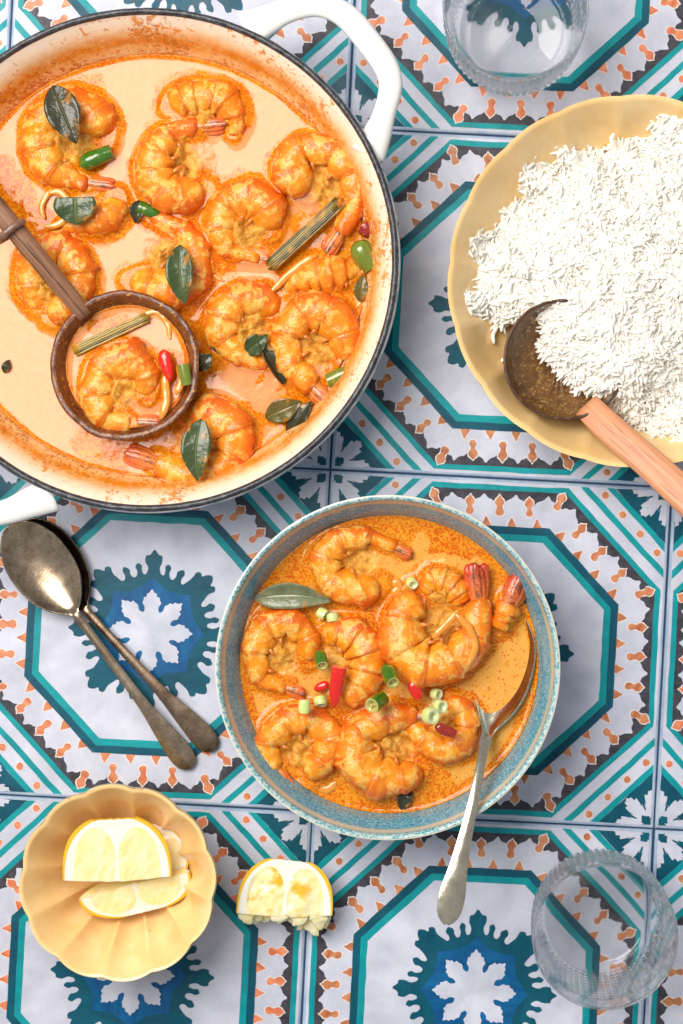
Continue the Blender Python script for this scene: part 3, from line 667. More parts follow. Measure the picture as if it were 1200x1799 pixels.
# rice scoop
RC = W(992, 632, 112); RR_ = 109 * K(112)
scoop = thing('rice_scoop', 'coconut shell scoop with pale reddish wooden handle pushed under the rice', 'scoop', (RC[0], RC[1], RC[2] - 76))
shell(scoop, RC, RR_, 72, 5.5, MT['shell_rice'], tiltdir=(1, 0.3), tilt=0.10, seed=9)
hp = [(1030, 712, 100), (1060, 742, 118), (1100, 778, 138), (1150, 822, 158), (1220, 886, 184), (1300, 958, 212), (1370, 1020, 236)]
P = crom([W(*q) for q in hp], 44); d = P[-1] - P[0]
MT['wood_red'] = wood_mat('pale_coconut_wood', (200, 128, 88), (222, 162, 120), (150, 74, 44), (0, 0, -math.atan2(d[1], d[0]) + math.pi / 2), 8)
V, F = sweep(P, np.interp(np.linspace(0, 1, 44), [0, .12, .35, 1], [24, 26, 27, 34]), np.interp(np.linspace(0, 1, 44), [0, .2, 1], [5, 9, 11]), 18, power=2.8); obj('handle', V, F, MT['wood_red'], scoop)

# ------------------------------------------------------------------ herbs and vegetables
def leaf_mat(name, a, b, rib):
    m = Mat(name, rough=.3, coat=.35, coat_r=.08, spec=.35); n = m.noise(20, 4, .6); r = m.attr('rib')
    c = m.mix(m.ramp(n, [(.3, 0.), (.7, 1.)]), a, b); c = m.mix(m.ramp(r, [(0.0, .7), (.09, 0.0)]), c, rib)
    sp = m.ramp(m.math('ADD', m.noise(26, 4, .6), m.math('MULTIPLY', r, .12)), [(.66, 0.), (.72, 1.)])
    c = m.mix(m.math('MULTIPLY', sp, .6), c, (190, 120, 30))
    m.color(c).bump(m.math('ADD', m.noise(16, 3), m.math('MULTIPLY', m.ramp(r, [(0.0, 1.0), (.12, 0.0)]), -.6)), 3.2, .6, True); return m.m
MT['leaf_dark'] = leaf_mat('curry_leaf_dark', (38, 44, 30), (62, 58, 32), (96, 92, 50))
MT['leaf_green'] = leaf_mat('curry_leaf_green', (44, 66, 36), (72, 84, 44), (120, 124, 70))
MT['leaf_olive'] = leaf_mat('curry_leaf_olive', (84, 76, 32), (112, 100, 46), (140, 124, 60))
MT['leaf_grey'] = leaf_mat('curry_leaf_greyed', (96, 104, 72), (128, 134, 104), (150, 150, 110))
def leaf(a, b, width, z, label, mat='leaf_green', curl=.25, bend=0.0, dz=0, cut=1.0, arch=6, roll=0.0, group='curry leaves'):
    A = W(a[0], a[1], z); B = W(b[0], b[1], z + dz); t = B - A; L = np.linalg.norm(t); t = t / L; sd = np.array([-t[1], t[0], 0]); sd /= np.linalg.norm(sd)
    n, m_ = 26, 11; V = []; rib = []
    for i in range(n):
        s = i / (n - 1) * cut
        w = width * .5 * (math.sin(math.pi * min(s, 1) ** .82) ** .85) + .25
        for j in range(m_):
            u = j / (m_ - 1) * 2 - 1
            cr, sr = math.cos(roll), math.sin(roll)
            ox, oz = u * w, curl * abs(u) ** 1.4 * w + 1.0 * math.sin(s * 17 + u * 2) * abs(u)
            p = A + t * (s * L) + sd * (ox * cr - oz * sr + bend * L * math.sin(math.pi * s)) + np.array([0, 0, arch * math.sin(math.pi * s) + ox * sr + oz * cr])
            V.append(p); rib.append(abs(u))
    o = obj('curry_leaf', V, grid_faces(n, m_), MT[mat], attrs={'rib': rib}); solidify(o, 1.6, 0)
    return tag(o, label, 'leaf', group)
T1 = SZ + 62
leaf((93, 150), (134, 252), 58, SZ + 52, 'blackish glossy curry leaf on the shrimp by the pot wall', 'leaf_dark', .22, dz=6)
leaf((134, 395), (132, 318), 72, SZ + 42, 'torn triangular curry leaf beside the onion slice', 'leaf_green', .12, cut=.62)
leaf((316, 430), (324, 536), 46, SZ + 50, 'glossy curry leaf on the shrimp in mid pot', 'leaf_green', .3, bend=-.03)
leaf((354, 736), (348, 846), 50, SZ + 60, 'long dark curry leaf on the lowest shrimp', 'leaf_green', .16, bend=-.06)
leaf((466, 734), (530, 706), 40, SZ + 8, 'olive curry leaf half sunk near the lower pot wall', 'leaf_olive', .15, dz=10, roll=.2)
leaf((505, 764), (548, 704), 34, SZ + 6, 'darker curry leaf leaning on the olive one', 'leaf_dark', .2, dz=14, roll=-.5)
leaf((498, 676), (452, 594), 34, SZ + 10, 'rolled dark leaf between two shrimp, right of mid pot', 'leaf_dark', .7, dz=14, roll=.7)
leaf((432, 622), (470, 588), 34, SZ + 16, 'small green leaf tucked beside the rolled dark leaf', 'leaf_green', .4, dz=8)
leaf((372, 594), (388, 622), 16, SZ + 12, 'tiny dark leaf scrap right of the ladle', 'leaf_dark', .2)
leaf((632, 530), (638, 482), 24, SZ + 10, 'narrow olive leaf below the green chilli by the wall', 'leaf_olive', .3)
leaf((246, 352), (238, 392), 26, SZ + 8, 'dark leaf scrap by the green chilli in upper pot', 'leaf_dark', .3)
leaf((590, 700), (618, 655), 26, SZ + 6, 'green leaf against the lower right pot wall', 'leaf_green', .35, dz=16, roll=-.5)
leaf((346, 650), (372, 622), 30, SZ + 34, 'dark leaf sticking out right of the coconut ladle', 'leaf_dark', .3, dz=10)
leaf((8, 655), (16, 632), 14, SZ + 3, 'tiny dark leaf scrap at the left edge of the pot', 'leaf_dark', .2)
leaf((293, 832), (310, 814), 18, SZ + 6, 'leaf tip beside the tail of the lowest shrimp', 'leaf_dark', .2)
leaf((446, 1052), (582, 1056), 46, BZ + 16, 'grey-green curry leaf in the blue bowl', 'leaf_grey', .3, bend=.07, dz=8, roll=.25, arch=10)
leaf((704, 1422), (722, 1376), 24, BZ + 2, 'dark leaf tip at the lower edge of the blue bowl\'s curry', 'leaf_dark', .3)

def chili_mat(name, a, b, coat=.7):
    m = Mat(name, rough=.18, coat=coat, coat_r=.05, sss=.1, ssscale=4); c = m.mix(m.noise(24, 3), a, b); c = m.mix(m.math('MULTIPLY', m.ramp(m.noise(13, 4, .65), [(.58, 0.), (.66, 1.)]), .55), c, (222, 150, 50)); m.color(c).bump(m.noise(12, 4), 1.8, .6); return m.m
MT['chili_g'] = chili_mat('green_chilli_skin', (34, 86, 12), (72, 124, 22)); MT['chili_d'] = chili_mat('dull_green_chilli_skin', (92, 112, 26), (124, 136, 44))
MT['chili_r'] = chili_mat('red_chilli_skin', (206, 18, 10), (228, 40, 22)); MT['chili_flesh'] = chili_mat('chilli_flesh', (168, 170, 84), (196, 190, 110), .3)
MT['chili_rflesh'] = chili_mat('red_chilli_flesh', (226, 90, 50), (238, 130, 70), .3); MT['seed'] = chili_mat('chilli_seed', (190, 150, 90), (216, 184, 124), .3)
MT['chili_dark'] = chili_mat('dark_red_chilli_skin', (120, 24, 16), (170, 40, 22)); MT['scal'] = chili_mat('spring_onion', (190, 208, 110), (220, 228, 160), .4)
MT['scal_in'] = chili_mat('spring_onion_inside', (208, 216, 150), (228, 232, 184), .3)
def tubepiece(name, a, b, r0, r1, label, cat, skin, flesh, closed=(False, False), za=0, zb=0, seeds=4, squash=1.0, inner=.62, group=None, bend=0.0, seed=1, cutslant=0.0):
    A = W(a[0], a[1], za); B = W(b[0], b[1], zb); L = np.linalg.norm(B - A); t = (B - A) / L
    n, M = 16, 22; up = (0, 0, 1) if abs(t[2]) < .9 else (0, 1, 0)
    root = thing(name, label, cat, ((A + B) / 2) - np.array([0, 0, max(r0, r1)]), group)
    ss = np.linspace(0, 1, n); path = A + np.outer(ss * L, t); sdv = np.cross(t, up); path = path + np.outer(np.sin(ss * math.pi) * bend * L, sdv)
    rad = r0 + (r1 - r0) * ss + .05 * (r0 + r1) * np.sin(ss * math.pi)
    if closed[0]: rad = rad * np.sqrt(np.clip(1 - np.clip(1 - ss / .35, 0, 1) ** 2, .01, 1))
    if closed[1]: rad = rad * np.sqrt(np.clip(1 - np.clip(1 - (1 - ss) / .35, 0, 1) ** 2, .01, 1))
    V, F = sweep(path, rad, rad * squash, M, up=up); F = F[:-2]
    lim = list(range(len(F)))
    nF = len(F)
    if closed[0]: F.append(tuple(range(M))[::-1])
    if closed[1]: F.append(tuple((n - 1) * M + j for j in range(M)))
    V = V + fbm(V, 14, seed, 2)[:, None] * .8
    obj('skin', V, F, MT[skin], root)
    rnd = random.Random(seed)
    for e, isc in ((0, closed[0]), (n - 1, closed[1])):
        if isc: continue
        ring = V[e * M:(e + 1) * M]; c = ring.mean(0); dv = t if e == 0 else -t
        v = np.vstack([ring, c + (ring - c) * .9 - dv * .5, c + (ring - c) * inner + dv * .5, c + (ring - c) * inner * .85 + dv * r0 * .5, c + (ring - c) * .05 + dv * r0 * .55])
        f = grid_faces(5, M, True); f.append(tuple(4 * M + j for j in range(M)))
        if e: f = [q[::-1] for q in f]
        ce = obj('cut_end', v, f, MT[flesh], root)
        if seeds:
            parts = []
            for k in range(seeds):
                an = rnd.random() * 6.28; rr = inner * rnd.uniform(.25, .75); j = int(an / 6.28 * M) % M
                sc = c + (ring[j] - c) * rr + dv * r0 * .3; sr = r0 * .2
                u = np.linspace(0, math.pi, 6); prof = [(max(.05, sr * math.sin(x)), -sr * .6 * math.cos(x)) for x in u]
                vv, ff = lathe(prof, 8); vv = vv @ frame_from(t + np.array([.3, .2, .1])).T + sc; parts.append((vv, ff))
            for vv, ff in parts: obj('seed', vv, ff, MT['seed'], ce)
    return root
GC = 'green chilli pieces'; GR_ = 'red chilli pieces'; GS = 'spring onion rings'
tubepiece('green_chilli', (139, 290), (196, 266), 15, 12, 'smooth bright green chilli tip beside the shrimp by the pot wall', 'chilli', 'chili_g', 'chili_flesh', (True, False), SZ + 18, SZ + 16, 2, group=GC, seed=2)
tubepiece('green_chilli', (244, 364), (284, 380), 12, 9, 'green chilli half hidden under the grey-tailed shrimp', 'chilli', 'chili_g', 'chili_flesh', (False, True), SZ + 8, SZ + 6, 3, group=GC, seed=3)
tubepiece('green_chilli', (624, 424), (656, 470), 19, 18, 'olive green chilli piece against the right pot wall', 'chilli', 'chili_d', 'chili_flesh', (True, False), SZ + 20, SZ + 14, 3, group=GC, seed=4)
tubepiece('green_chilli', (576, 670), (618, 652), 13, 12, 'olive chilli piece below the ring-curled shrimp', 'chilli', 'chili_d', 'chili_flesh', (False, False), SZ + 14, SZ + 18, 3, group=GC, seed=5)
tubepiece('red_chilli', (636, 396), (662, 412), 15, 12, 'wet dark red chilli by the right pot wall', 'chilli', 'chili_dark', 'chili_rflesh', (False, False), SZ + 18, SZ + 16, 2, group=GR_, seed=6)
tubepiece('red_chilli', (286, 614), (300, 670), 12, 8, 'orange-red chilli strip in the coconut ladle', 'chilli', 'chili_r', 'chili_rflesh', (True, True), LZ + 22, LZ + 20, 0, .7, group=GR_, seed=7)
tubepiece('green_chilli', (322, 640), (330, 676), 11, 10, 'green chilli ring at the right edge of the coconut ladle', 'chilli', 'chili_d', 'chili_flesh', (False, False), LZ + 30, LZ + 28, 2, group=GC, seed=8)
tubepiece('red_chilli', (596, 1172), (586, 1244), 13, 8, 'longest bright red chilli in the blue bowl', 'chilli', 'chili_r', 'chili_rflesh', (False, True), BZ + 58, BZ + 40, 0, .6, group=GR_, seed=9)
tubepiece('red_chilli', (552, 1212), (578, 1200), 7, 8, 'red chilli bit left of the longest red one', 'chilli', 'chili_r', 'chili_rflesh', (True, True), BZ + 18, BZ + 22, 0, .8, group=GR_, seed=10)
tubepiece('red_chilli', (722, 1196), (738, 1230), 10, 9, 'flat red chilli piece below the largest shrimp', 'chilli', 'chili_r', 'chili_rflesh', (True, True), BZ + 46, BZ + 40, 0, .6, group=GR_, seed=11)
tubepiece('red_chilli', (764, 1276), (800, 1290), 9, 8, 'sunken dull red chilli on the lower right shrimp', 'chilli', 'chili_dark', 'chili_rflesh', (True, False), BZ + 72, BZ + 66, 0, .7, group=GR_, seed=12)
tubepiece('green_chilli', (562, 1149), (566, 1170), 10, 10, 'dark green chilli ring left of the longest red chilli', 'chilli', 'chili_g', 'chili_flesh', (False, False), BZ + 28, BZ + 50, 3, group=GC, seed=13)
tubepiece('green_chilli', (680, 1176), (691, 1200), 12, 11, 'bright green chilli ring under the largest shrimp', 'chilli', 'chili_g', 'chili_flesh', (False, False), BZ + 50, BZ + 80, 4, group=GC, seed=14)
tubepiece('green_chilli', (672, 1228), (653, 1240), 13, 13, 'green chilli ring showing its seeds, on the paste covered shrimp', 'chilli', 'chili_g', 'chili_flesh', (False, False), BZ + 58, BZ + 86, 5, group=GC, seed=15)
tubepiece('spring_onion_ring', (560, 1074), (572, 1082), 9, 9, 'pale spring onion bit below the topmost bowl shrimp, left one', 'spring onion', 'scal', 'scal_in', (False, False), BZ + 16, BZ + 20, 0, group=GS, seed=16)
tubepiece('spring_onion_ring', (584, 1078), (586, 1092), 10, 10, 'pale spring onion bit below the topmost bowl shrimp, right one', 'spring onion', 'scal', 'scal_in', (False, False), BZ + 18, BZ + 20, 0, group=GS, seed=17)
tubepiece('spring_onion_ring', (535, 1230), (534, 1252), 9.5, 9, 'spring onion bit on the lower left bowl shrimp', 'spring onion', 'scal', 'scal_in', (False, False), BZ + 62, BZ + 62, 0, group=GS, seed=18)
tubepiece('spring_onion_ring', (562, 1226), (564, 1240), 11, 10, 'yellowed spring onion under the longest red chilli', 'spring onion', 'scal', 'scal_in', (False, False), BZ + 20, BZ + 26, 0, group=GS, seed=19)
tubepiece('spring_onion_ring', (752, 1256), (762, 1259), 14, 13, 'largest spring onion ring, on the lower right bowl shrimp', 'spring onion', 'scal', 'scal_in', (False, False), BZ + 72, BZ + 86, 0, inner=.5, group=GS, seed=20)
tubepiece('spring_onion_ring', (768, 1240), (778, 1242), 11, 11, 'spring onion ring just above the largest one', 'spring onion', 'scal', 'scal_in', (False, False), BZ + 56, BZ + 68, 0, group=GS, seed=22)
tubepiece('spring_onion_ring', (762, 1218), (772, 1220), 10, 9, 'yellowish spring onion ring half sunk beside the red chilli piece', 'spring onion', 'scal', 'scal_in', (False, False), BZ + 14, BZ + 22, 0, group=GS, seed=23)
tubepiece('spring_onion_ring', (722, 1022), (726, 1028), 10, 9, 'spring onion ring beside the small bit of shrimp', 'spring onion', 'scal', 'scal_in', (False, False), BZ + 8, BZ + 18, 0, group=GS, seed=24)
m = Mat('cooked_onion', rough=.18, coat=.5, sss=.4, ssscale=10, sssr=(1, .8, .4)); m.color(m.mix(m.noise(20), (216, 132, 36), (230, 164, 66))).bump(m.noise(24, 2, .5, (1, .2, 1)), 1, .4); MT['onion'] = m.m
def onion(pts, w, z, label, h=6, dz=0):
    P = crom([W(x, y, z + dz * i) for i, (x, y) in enumerate(pts)], 30); ra = w * np.interp(np.linspace(0, 1, 30), [0, .15, .85, 1], [.4, 1, 1, .35])
    P[:, 2] -= 4; V, F = sweep(P, ra * .85, ra * .30 + .4, 12); V = V + fbm(V, 16, 3, 2)[:, None] * .9
    return tag(obj('onion_slice', V, F, MT['onion']), label, 'onion', 'onion slices')
onion([(84, 338), (104, 336), (118, 352), (117, 378), (100, 394), (76, 398)], 7, SZ + 22, 'curved onion slice left of the torn leaf')
onion([(78, 384), (72, 362), (84, 340), (100, 334)], 6, SZ + 10, 'sunken onion slice inside the curved one')
onion([(356, 455), (372, 480), (394, 494)], 4, SZ + 6, 'thin onion strip at the centre of the pot')
onion([(236, 560), (272, 548), (294, 570), (298, 596)], 6, LZ + 6, 'onion slice in the coconut ladle at the lemongrass end')
onion([(288, 660), (292, 700), (282, 736)], 8, LZ + 18, 'onion strip right of the shrimp in the ladle')
onion([(312, 640), (318, 668), (308, 694)], 7, LZ + 16, 'pale onion strip at the ladle rim')
onion([(640, 488), (650, 500), (652, 520)], 6, SZ + 8, 'onion bit by the narrow olive leaf')
onion([(476, 512), (520, 470), (556, 448)], 7, SZ + 22, 'long onion strip beside the lemongrass stalk')
onion([(626, 540), (642, 528), (652, 546), (640, 558)], 9, SZ + 6, 'orange onion lump against the right pot wall')
onion([(800, 1078), (826, 1108), (834, 1140), (822, 1170)], 7, BZ + 58, 'soft onion strip across the largest bowl shrimp')
onion([(760, 1120), (784, 1098), (806, 1072)], 7, BZ + 52, 'second onion strip in the curl of the largest bowl shrimp')
onion([(690, 1020), (700, 1032), (690, 1046)], 10, BZ + 8, 'onion lump right of the topmost bowl shrimp')
onion([(548, 1376), (572, 1388), (592, 1374)], 9, BZ + 4, 'brown onion piece behind the lower left bowl shrimp')
def stalk_mat():
    m = Mat('lemongrass', rough=.25, coat=.4); g = m.attr('fib'); n = m.noise(30, 4)
    c = m.mix(m.ramp(g, [(.2, 0.), (.8, 1.)]), (84, 74, 22), (150, 126, 48)); c = m.mix(m.math('MULTIPLY', m.ramp(n, [(.48, 0.), (.62, 1.)]), .6), c, (218, 150, 44)); m.color(c).bump(n, 1, .5); return m.m
MT['stalk'] = stalk_mat()
def lemongrass(a, b, w, z, label, nb=7, h=.6, dz=0):
    A, B = W(a[0], a[1], z), W(b[0], b[1], z + dz); t = (B - A) / np.linalg.norm(B - A); sd = np.array([-t[1], t[0], 0])
    root = thing('lemongrass_stalk', label, 'lemongrass', (A + B) / 2 - np.array([0, 0, w * .6]), 'lemongrass stalks')
    for k in range(nb):
        u = (k + .5) / nb * 2 - 1; r = w / nb * 1.25; off = sd * u * w + np.array([0, 0, w * h * math.sqrt(max(0, 1 - u * u))])
        rn = random.Random(k + int(a[0])); e0, e1 = rn.uniform(-.02, .03), rn.uniform(.96, 1.03)
        P = np.array([A + (B - A) * s + off for s in np.linspace(e0, e1, 12)]); V, F = sweep(P, r * rn.uniform(.8, 1.15), r * .9, 8); V = V + fbm(V, 16, k, 3)[:, None] * 1.5
        obj('sheath', V, F, MT['stalk'], root, attrs={'fib': np.full(len(V), rn.random())})
    return root
lemongrass((472, 470), (596, 356), 11.5, SZ + 18, 'lemongrass stalk running under the shrimp tail at right of the pot', 7, .6, 6)
lemongrass((130, 618), (262, 556), 9, LZ + 2, 'split lemongrass stalk in the coconut ladle', 5, .5, 4)

# ------------------------------------------------------------------ the blue bowl
BC = W(681, 1173, 196); BC[2] = 0; BR = 304 * K(196)
def glaze():
    m = Mat('speckled_blue_glaze', rough=.16, coat=.4)
    r = m.attr('rad'); f = m.noise(5.2, 3, .7); f2 = m.noise(3.2, 2, .6); big = m.noise(150, 3)
    c = m.mix(m.ramp(f, [(.36, 0.), (.62, 1.)]), (30, 126, 158), (112, 170, 186))
    c = m.mix(m.math('MULTIPLY', m.ramp(f2, [(.56, 0.), (.66, 1.)]), .8), c, (180, 200, 200))
    c = m.mix(m.math('MULTIPLY', m.ramp(f2, [(.30, 1.), (.40, 0.)]), .6), c, (40, 96, 118))
    tide = m.math('MULTIPLY', m.ramp(r, [(.84, 0.), (.855, .9), (.885, .5), (.91, 0.)]), m.ramp(m.noise(8, 4, .7), [(.45, 0.), (.62, 1.)])); c = m.mix(m.math('MULTIPLY', tide, .8), c, (206, 158, 40))
    c = m.mix(m.ramp(r, [(.945, 0.), (.952, 1.), (.960, 1.), (.966, 0.)]), c, (196, 188, 164))
    teal = m.mix(m.ramp(f, [(.40, 0.), (.56, 1.)]), (30, 146, 166), (190, 208, 204)); c = m.mix(m.ramp(r, [(.964, 0.), (.970, 1.)]), c, teal)
    c = m.mix(m.ramp(m.math('ADD', r, m.math('MULTIPLY', f, .006)), [(.990, 0.), (.996, 1.)]), c, (214, 208, 190))
    m.color(c).bump(m.math('ADD', f, f2), 1.0, .4); return m.m
MT['glaze'] = glaze()
bowl = thing('curry_bowl', 'speckled blue stoneware bowl filled with shrimp curry', 'bowl', BC)
BSR = 260 * K(BZ)
bi = crom([(.5, 34), (120, 36), (190, 60), (230, 96), (BSR, BZ), (262, 146), (274, 172), (BR - 8, 192), (BR - 4, 196), (BR - .5, 194)], 80)
bo = crom([(BR - .5, 194), (BR, 189), (BR - 12, 150), (BR - 45, 90), (BR - 105, 40), (BR - 150, 20), (BR - 155, 0), (100, 0), (.5, 3)], 40)
V, F = lathe(bi, 240); obj('inside', V + BC, F[:-1], MT['glaze'], bowl, attrs={'rad': np.hypot(V[:, 0], V[:, 1]) / BR})
V, F = lathe(bo, 200); obj('outside', V + BC, F[:-2] + F[-1:], MT['glaze'], bowl, attrs={'rad': np.full(len(V), .93)})
sauce('curry_sauce', 'orange-yellow curry with red oil specks in the blue bowl', BC, BSR, BZ, FOOT['bowl'], MT['sauce_bowl'], [(680, 925, 60, .9), (440, 1150, 40, .9), (600, 1400, 70, .9), (500, 1000, 60, .9), (930, 1250, 40, .8), (760, 1400, 60, .7), (880, 1020, 50, .9), (560, 1290, 40, .7), (800, 940, 60, .8), (740, 1300, 40, .6)], [], rings=130, seg=480, edge=34, halo=13, wav=1.2)

# ------------------------------------------------------------------ spoons
def metal_mat(name, a, b, rough, tarn):
    m = Mat(name, rough=rough, metal=1.0); n = m.noise(50, 5, .65); f = m.noise(9, 5, .7); sc = m.noise(5, 3, .6, (1, .06, 1), (0, 0, .6))
    c = m.mix(m.ramp(n, [(.36, 0.), (.64, 1.)]), a, b); c = m.mix(m.math('MULTIPLY', m.ramp(f, [(.5, 0.), (.7, 1.)]), .5), c, tarn)
    m.color(c); m.rough(m.ramp(m.math('ADD', m.math('MULTIPLY', f, .5), m.math('MULTIPLY', n, .5)), [(.3, rough * .7), (.7, rough * 1.6)])); m.bump(m.math('ADD', f, sc), .35, .3); return m.m
MT['brass'] = metal_mat('tarnished_silver_plate', (148, 126, 104), (200, 180, 154), .22, (78, 58, 42))
MT['brass2'] = metal_mat('darker_tarnished_plate', (112, 92, 76), (160, 138, 116), .24, (58, 44, 36))
MT['silver'] = metal_mat('worn_silver', (206, 194, 172), (224, 214, 194), .16, (160, 142, 112))
def spoon(name, st, label, mat, group=None, thick=3.2, n=110, roll=0.0):
    """st: stations along the spoon (px, py, half width, height, hollow depth)"""
    P = []
    for x, y, w, h, dp in st: q = W(x, y, h); P.append((q[0], q[1], q[2], w * K(h), dp))
    Q = crom(P, n); xyz = Q[:, :3]; w = np.maximum(Q[:, 3], .6); dp = Q[:, 4]
    T = np.gradient(xyz, axis=0); T /= np.linalg.norm(T, axis=1)[:, None]; sd = np.cross((0, 0, 1), T); sd /= np.linalg.norm(sd, axis=1)[:, None]
    m_ = 21; u = np.linspace(-1, 1, m_); V = []
    for i in range(n):
        z = -dp[i] * (1 - np.abs(u) ** 2.2) + u * w[i] * roll * np.clip(dp[i] / 10, 0, 1) + np.where(dp[i] < 1.5, 1.8 * (1 - u * u), 0)
        V.append(xyz[i] + np.outer(u * w[i], sd[i]) + np.outer(z, (0, 0, 1)))
    V = np.vstack(V)
    root = thing(name, label, 'spoon', (V[:, 0].mean(), V[:, 1].mean(), V[:, 2].min() - thick), group)
    k = int(np.argmax(np.where(np.arange(n) > n * .2, -w, -99)))      # the neck
    for nm, i0, i1 in (('spoon_bowl', 0, k + 1), ('handle', k, n)):
        o = obj(nm, V[i0 * m_:i1 * m_], grid_faces(i1 - i0, m_), MT[mat], root); solidify(o, thick, 1 if False else -1)
        o.modifiers.new('round', 'BEVEL').width = .9 * U; o.modifiers['round'].segments = 2
    return root
def spoon_st(tip, neck, end, L, wb, zt, zn, ze, depth, wn, we, bendz=0):
    tip, neck, end = map(np.array, (tip, neck, end)); st = []
    for s, w in ((0, .05), (.02, .28), (.07, .50), (.16, .74), (.3, .94), (.45, 1.0), (.6, .97), (.74, .84), (.86, .60), (.94, .36)):
        p = tip + (neck - tip) * s; st.append((p[0], p[1], w * wb, zt + (zn - zt) * s, depth * math.sin(math.pi * min(1, s * .95 + .02)) ** .7))
    for s, w in ((0, wn * 1.15), (.06, wn), (.2, wn * .95), (.4, wn * 1.1), (.6, wn * 1.5), (.78, we * .82), (.9, we), (.96, we * .86), (.985, we * .58), (1, we * .12)):
        p = neck + (end - neck) * s; st.append((p[0], p[1], w, zn + (ze - zn) * s + bendz * math.sin(math.pi * s), 0))
    return st
spoon('tarnished_spoon', spoon_st((40, 914), (149, 1070), (378, 1316), 0, 53, 24, 14, 5, 20, 6.5, 21, 5), 'tarnished spoon lying underneath, mostly hidden bowl, darker handle nearer the blue bowl', 'brass2', 'pair of old spoons')
spoon('tarnished_spoon', spoon_st((16, 920), (133, 1078), (336, 1348), 0, 57, 42, 34, 5, 20, 6.5, 21, 5), 'tarnished brassy spoon lying on top of the other, bowl facing up', 'brass', 'pair of old spoons')
st = []
tip, neck = np.array((902, 1072)), np.array((856, 1290))
for s, w, off in ((0, .05, 0), (.03, .34, 2), (.1, .60, 4), (.25, .92, 6), (.42, 1.0, 7), (.6, .96, 6), (.76, .78, 3), (.88, .5, 1), (.95, .3, 0)):
    p = tip + (neck - tip) * s; st.append((p[0] + off, p[1], w * 50, BZ - 5 + 24 * s ** 2.5, 22 * math.sin(math.pi * min(1, s * .95 + .02)) ** .7))
for (x, y, w, h, d_) in ((853, 1302, 9, BZ + 28, 0), (846, 1336, 7, BZ + 50, 0), (836, 1388, 7.5, BZ + 74, 0), (822, 1450, 9.5, BZ + 92, 0), (806, 1520, 15, BZ + 106, 0), (796, 1566, 22, BZ + 112, 0), (790, 1594, 22, BZ + 114, 0), (787, 1610, 17, BZ + 114, 0), (785, 1620, 8, BZ + 114, 0), (784.5, 1623, 2, BZ + 114, 0)): st.append((x, y, w, h, d_))
spoon('soup_spoon', st, 'worn silver spoon dipped in the blue bowl, handle over the rim', 'silver', thick=4, roll=.22)

# ------------------------------------------------------------------ yellow dishes
m = Mat('yellow_ceramic', rough=.26, coat=.4, coat_r=.08, sss=.05, ssscale=3)
c = m.mix(m.ramp(m.noise(90, 5, .6), [(.3, 0.), (.7, 1.)]), (238, 194, 124), (248, 214, 156)); sp = m.ramp(m.math('SUBTRACT', m.voro(60), m.math('MULTIPLY', m.noise(30), .1)), [(0., 1.), (.012, 0.)])
m.color(m.mix(m.math('MULTIPLY', sp, .6), c, (200, 130, 40))).bump(m.noise(30, 3), .8, .3); MT['yellow'] = m.m
def fluted(name, label, C, R, H, inner, outer, nl, amp, cat, wave=0.0, seg_per=14, sharp=1.0, phase=0.0):
    root = thing(name, label, cat, C); seg = nl * seg_per
    def modf(prof, inside):
        def mod(i, rr, zz, th):
            z = prof[i][1] / H; a = np.abs(np.sin(nl * (th + phase) / 2)) ** sharp      # 0 on a ridge, 1 in a flute
            k = np.interp(z, [0, .10, .3, .6, .9, 1.0], [0, .25, 1.0, 1.0, .45, .2]) * (1 if inside else .55)
            if prof[i][0] < R * .2: k *= 0
            return rr + (a - .6) * amp * k + wave * (a - .6) * np.interp(z, [.5, 1], [0, 1]), zz
        return mod
    V, F = lathe(inner, seg, modf(inner, True)); obj('inside', V + C, F[:-1], MT['yellow'], root)
    V, F = lathe(outer, seg, modf(outer, False)); obj('outside', V + C, F[:-2] + F[-1:], MT['yellow'], root)
    return root
PC = W(1114, 493, 135); PC[2] = 0; PLR = 329 * K(135)
pin = crom([(.5, 15), (150, 15), (205, 18), (238, 34), (268, 68), (292, 106), (PLR - 12, 128), (PLR - 7, 134), (PLR - 2, 134)], 60)
pou = crom([(PLR - 2, 134), (PLR, 130), (PLR - 8, 112), (PLR - 34, 66), (PLR - 66, 22), (PLR - 100, 8), (PLR - 104, 0), (80, 0), (.5, 1)], 30)
fluted('rice_plate', 'large yellow fluted plate heaped with white rice', PC, PLR, 135, pin, pou, 18, 11, 'plate', .4, sharp=.8, phase=.1)
LBC = W(206, 1552, 165); LBC[2] = 0; LBR = 173 * K(165)
lin_ = crom([(.5, 20), (40, 20), (62, 26), (86, 48), (112, 88), (134, 124), (LBR - 13, 154), (LBR - 7, 163), (LBR - 2, 164)], 60)
lou = crom([(LBR - 2, 164), (LBR + .5, 159), (LBR - 6, 140), (LBR - 30, 84), (LBR - 62, 30), (LBR - 86, 10), (LBR - 88, 0), (40, 0), (.5, 1)], 30)
fluted('lemon_bowl', 'small yellow fluted bowl holding lemon wedges', LBC, LBR, 165, lin_, lou, 12, 18, 'bowl', 2.0, 18, sharp=.85, phase=.16)

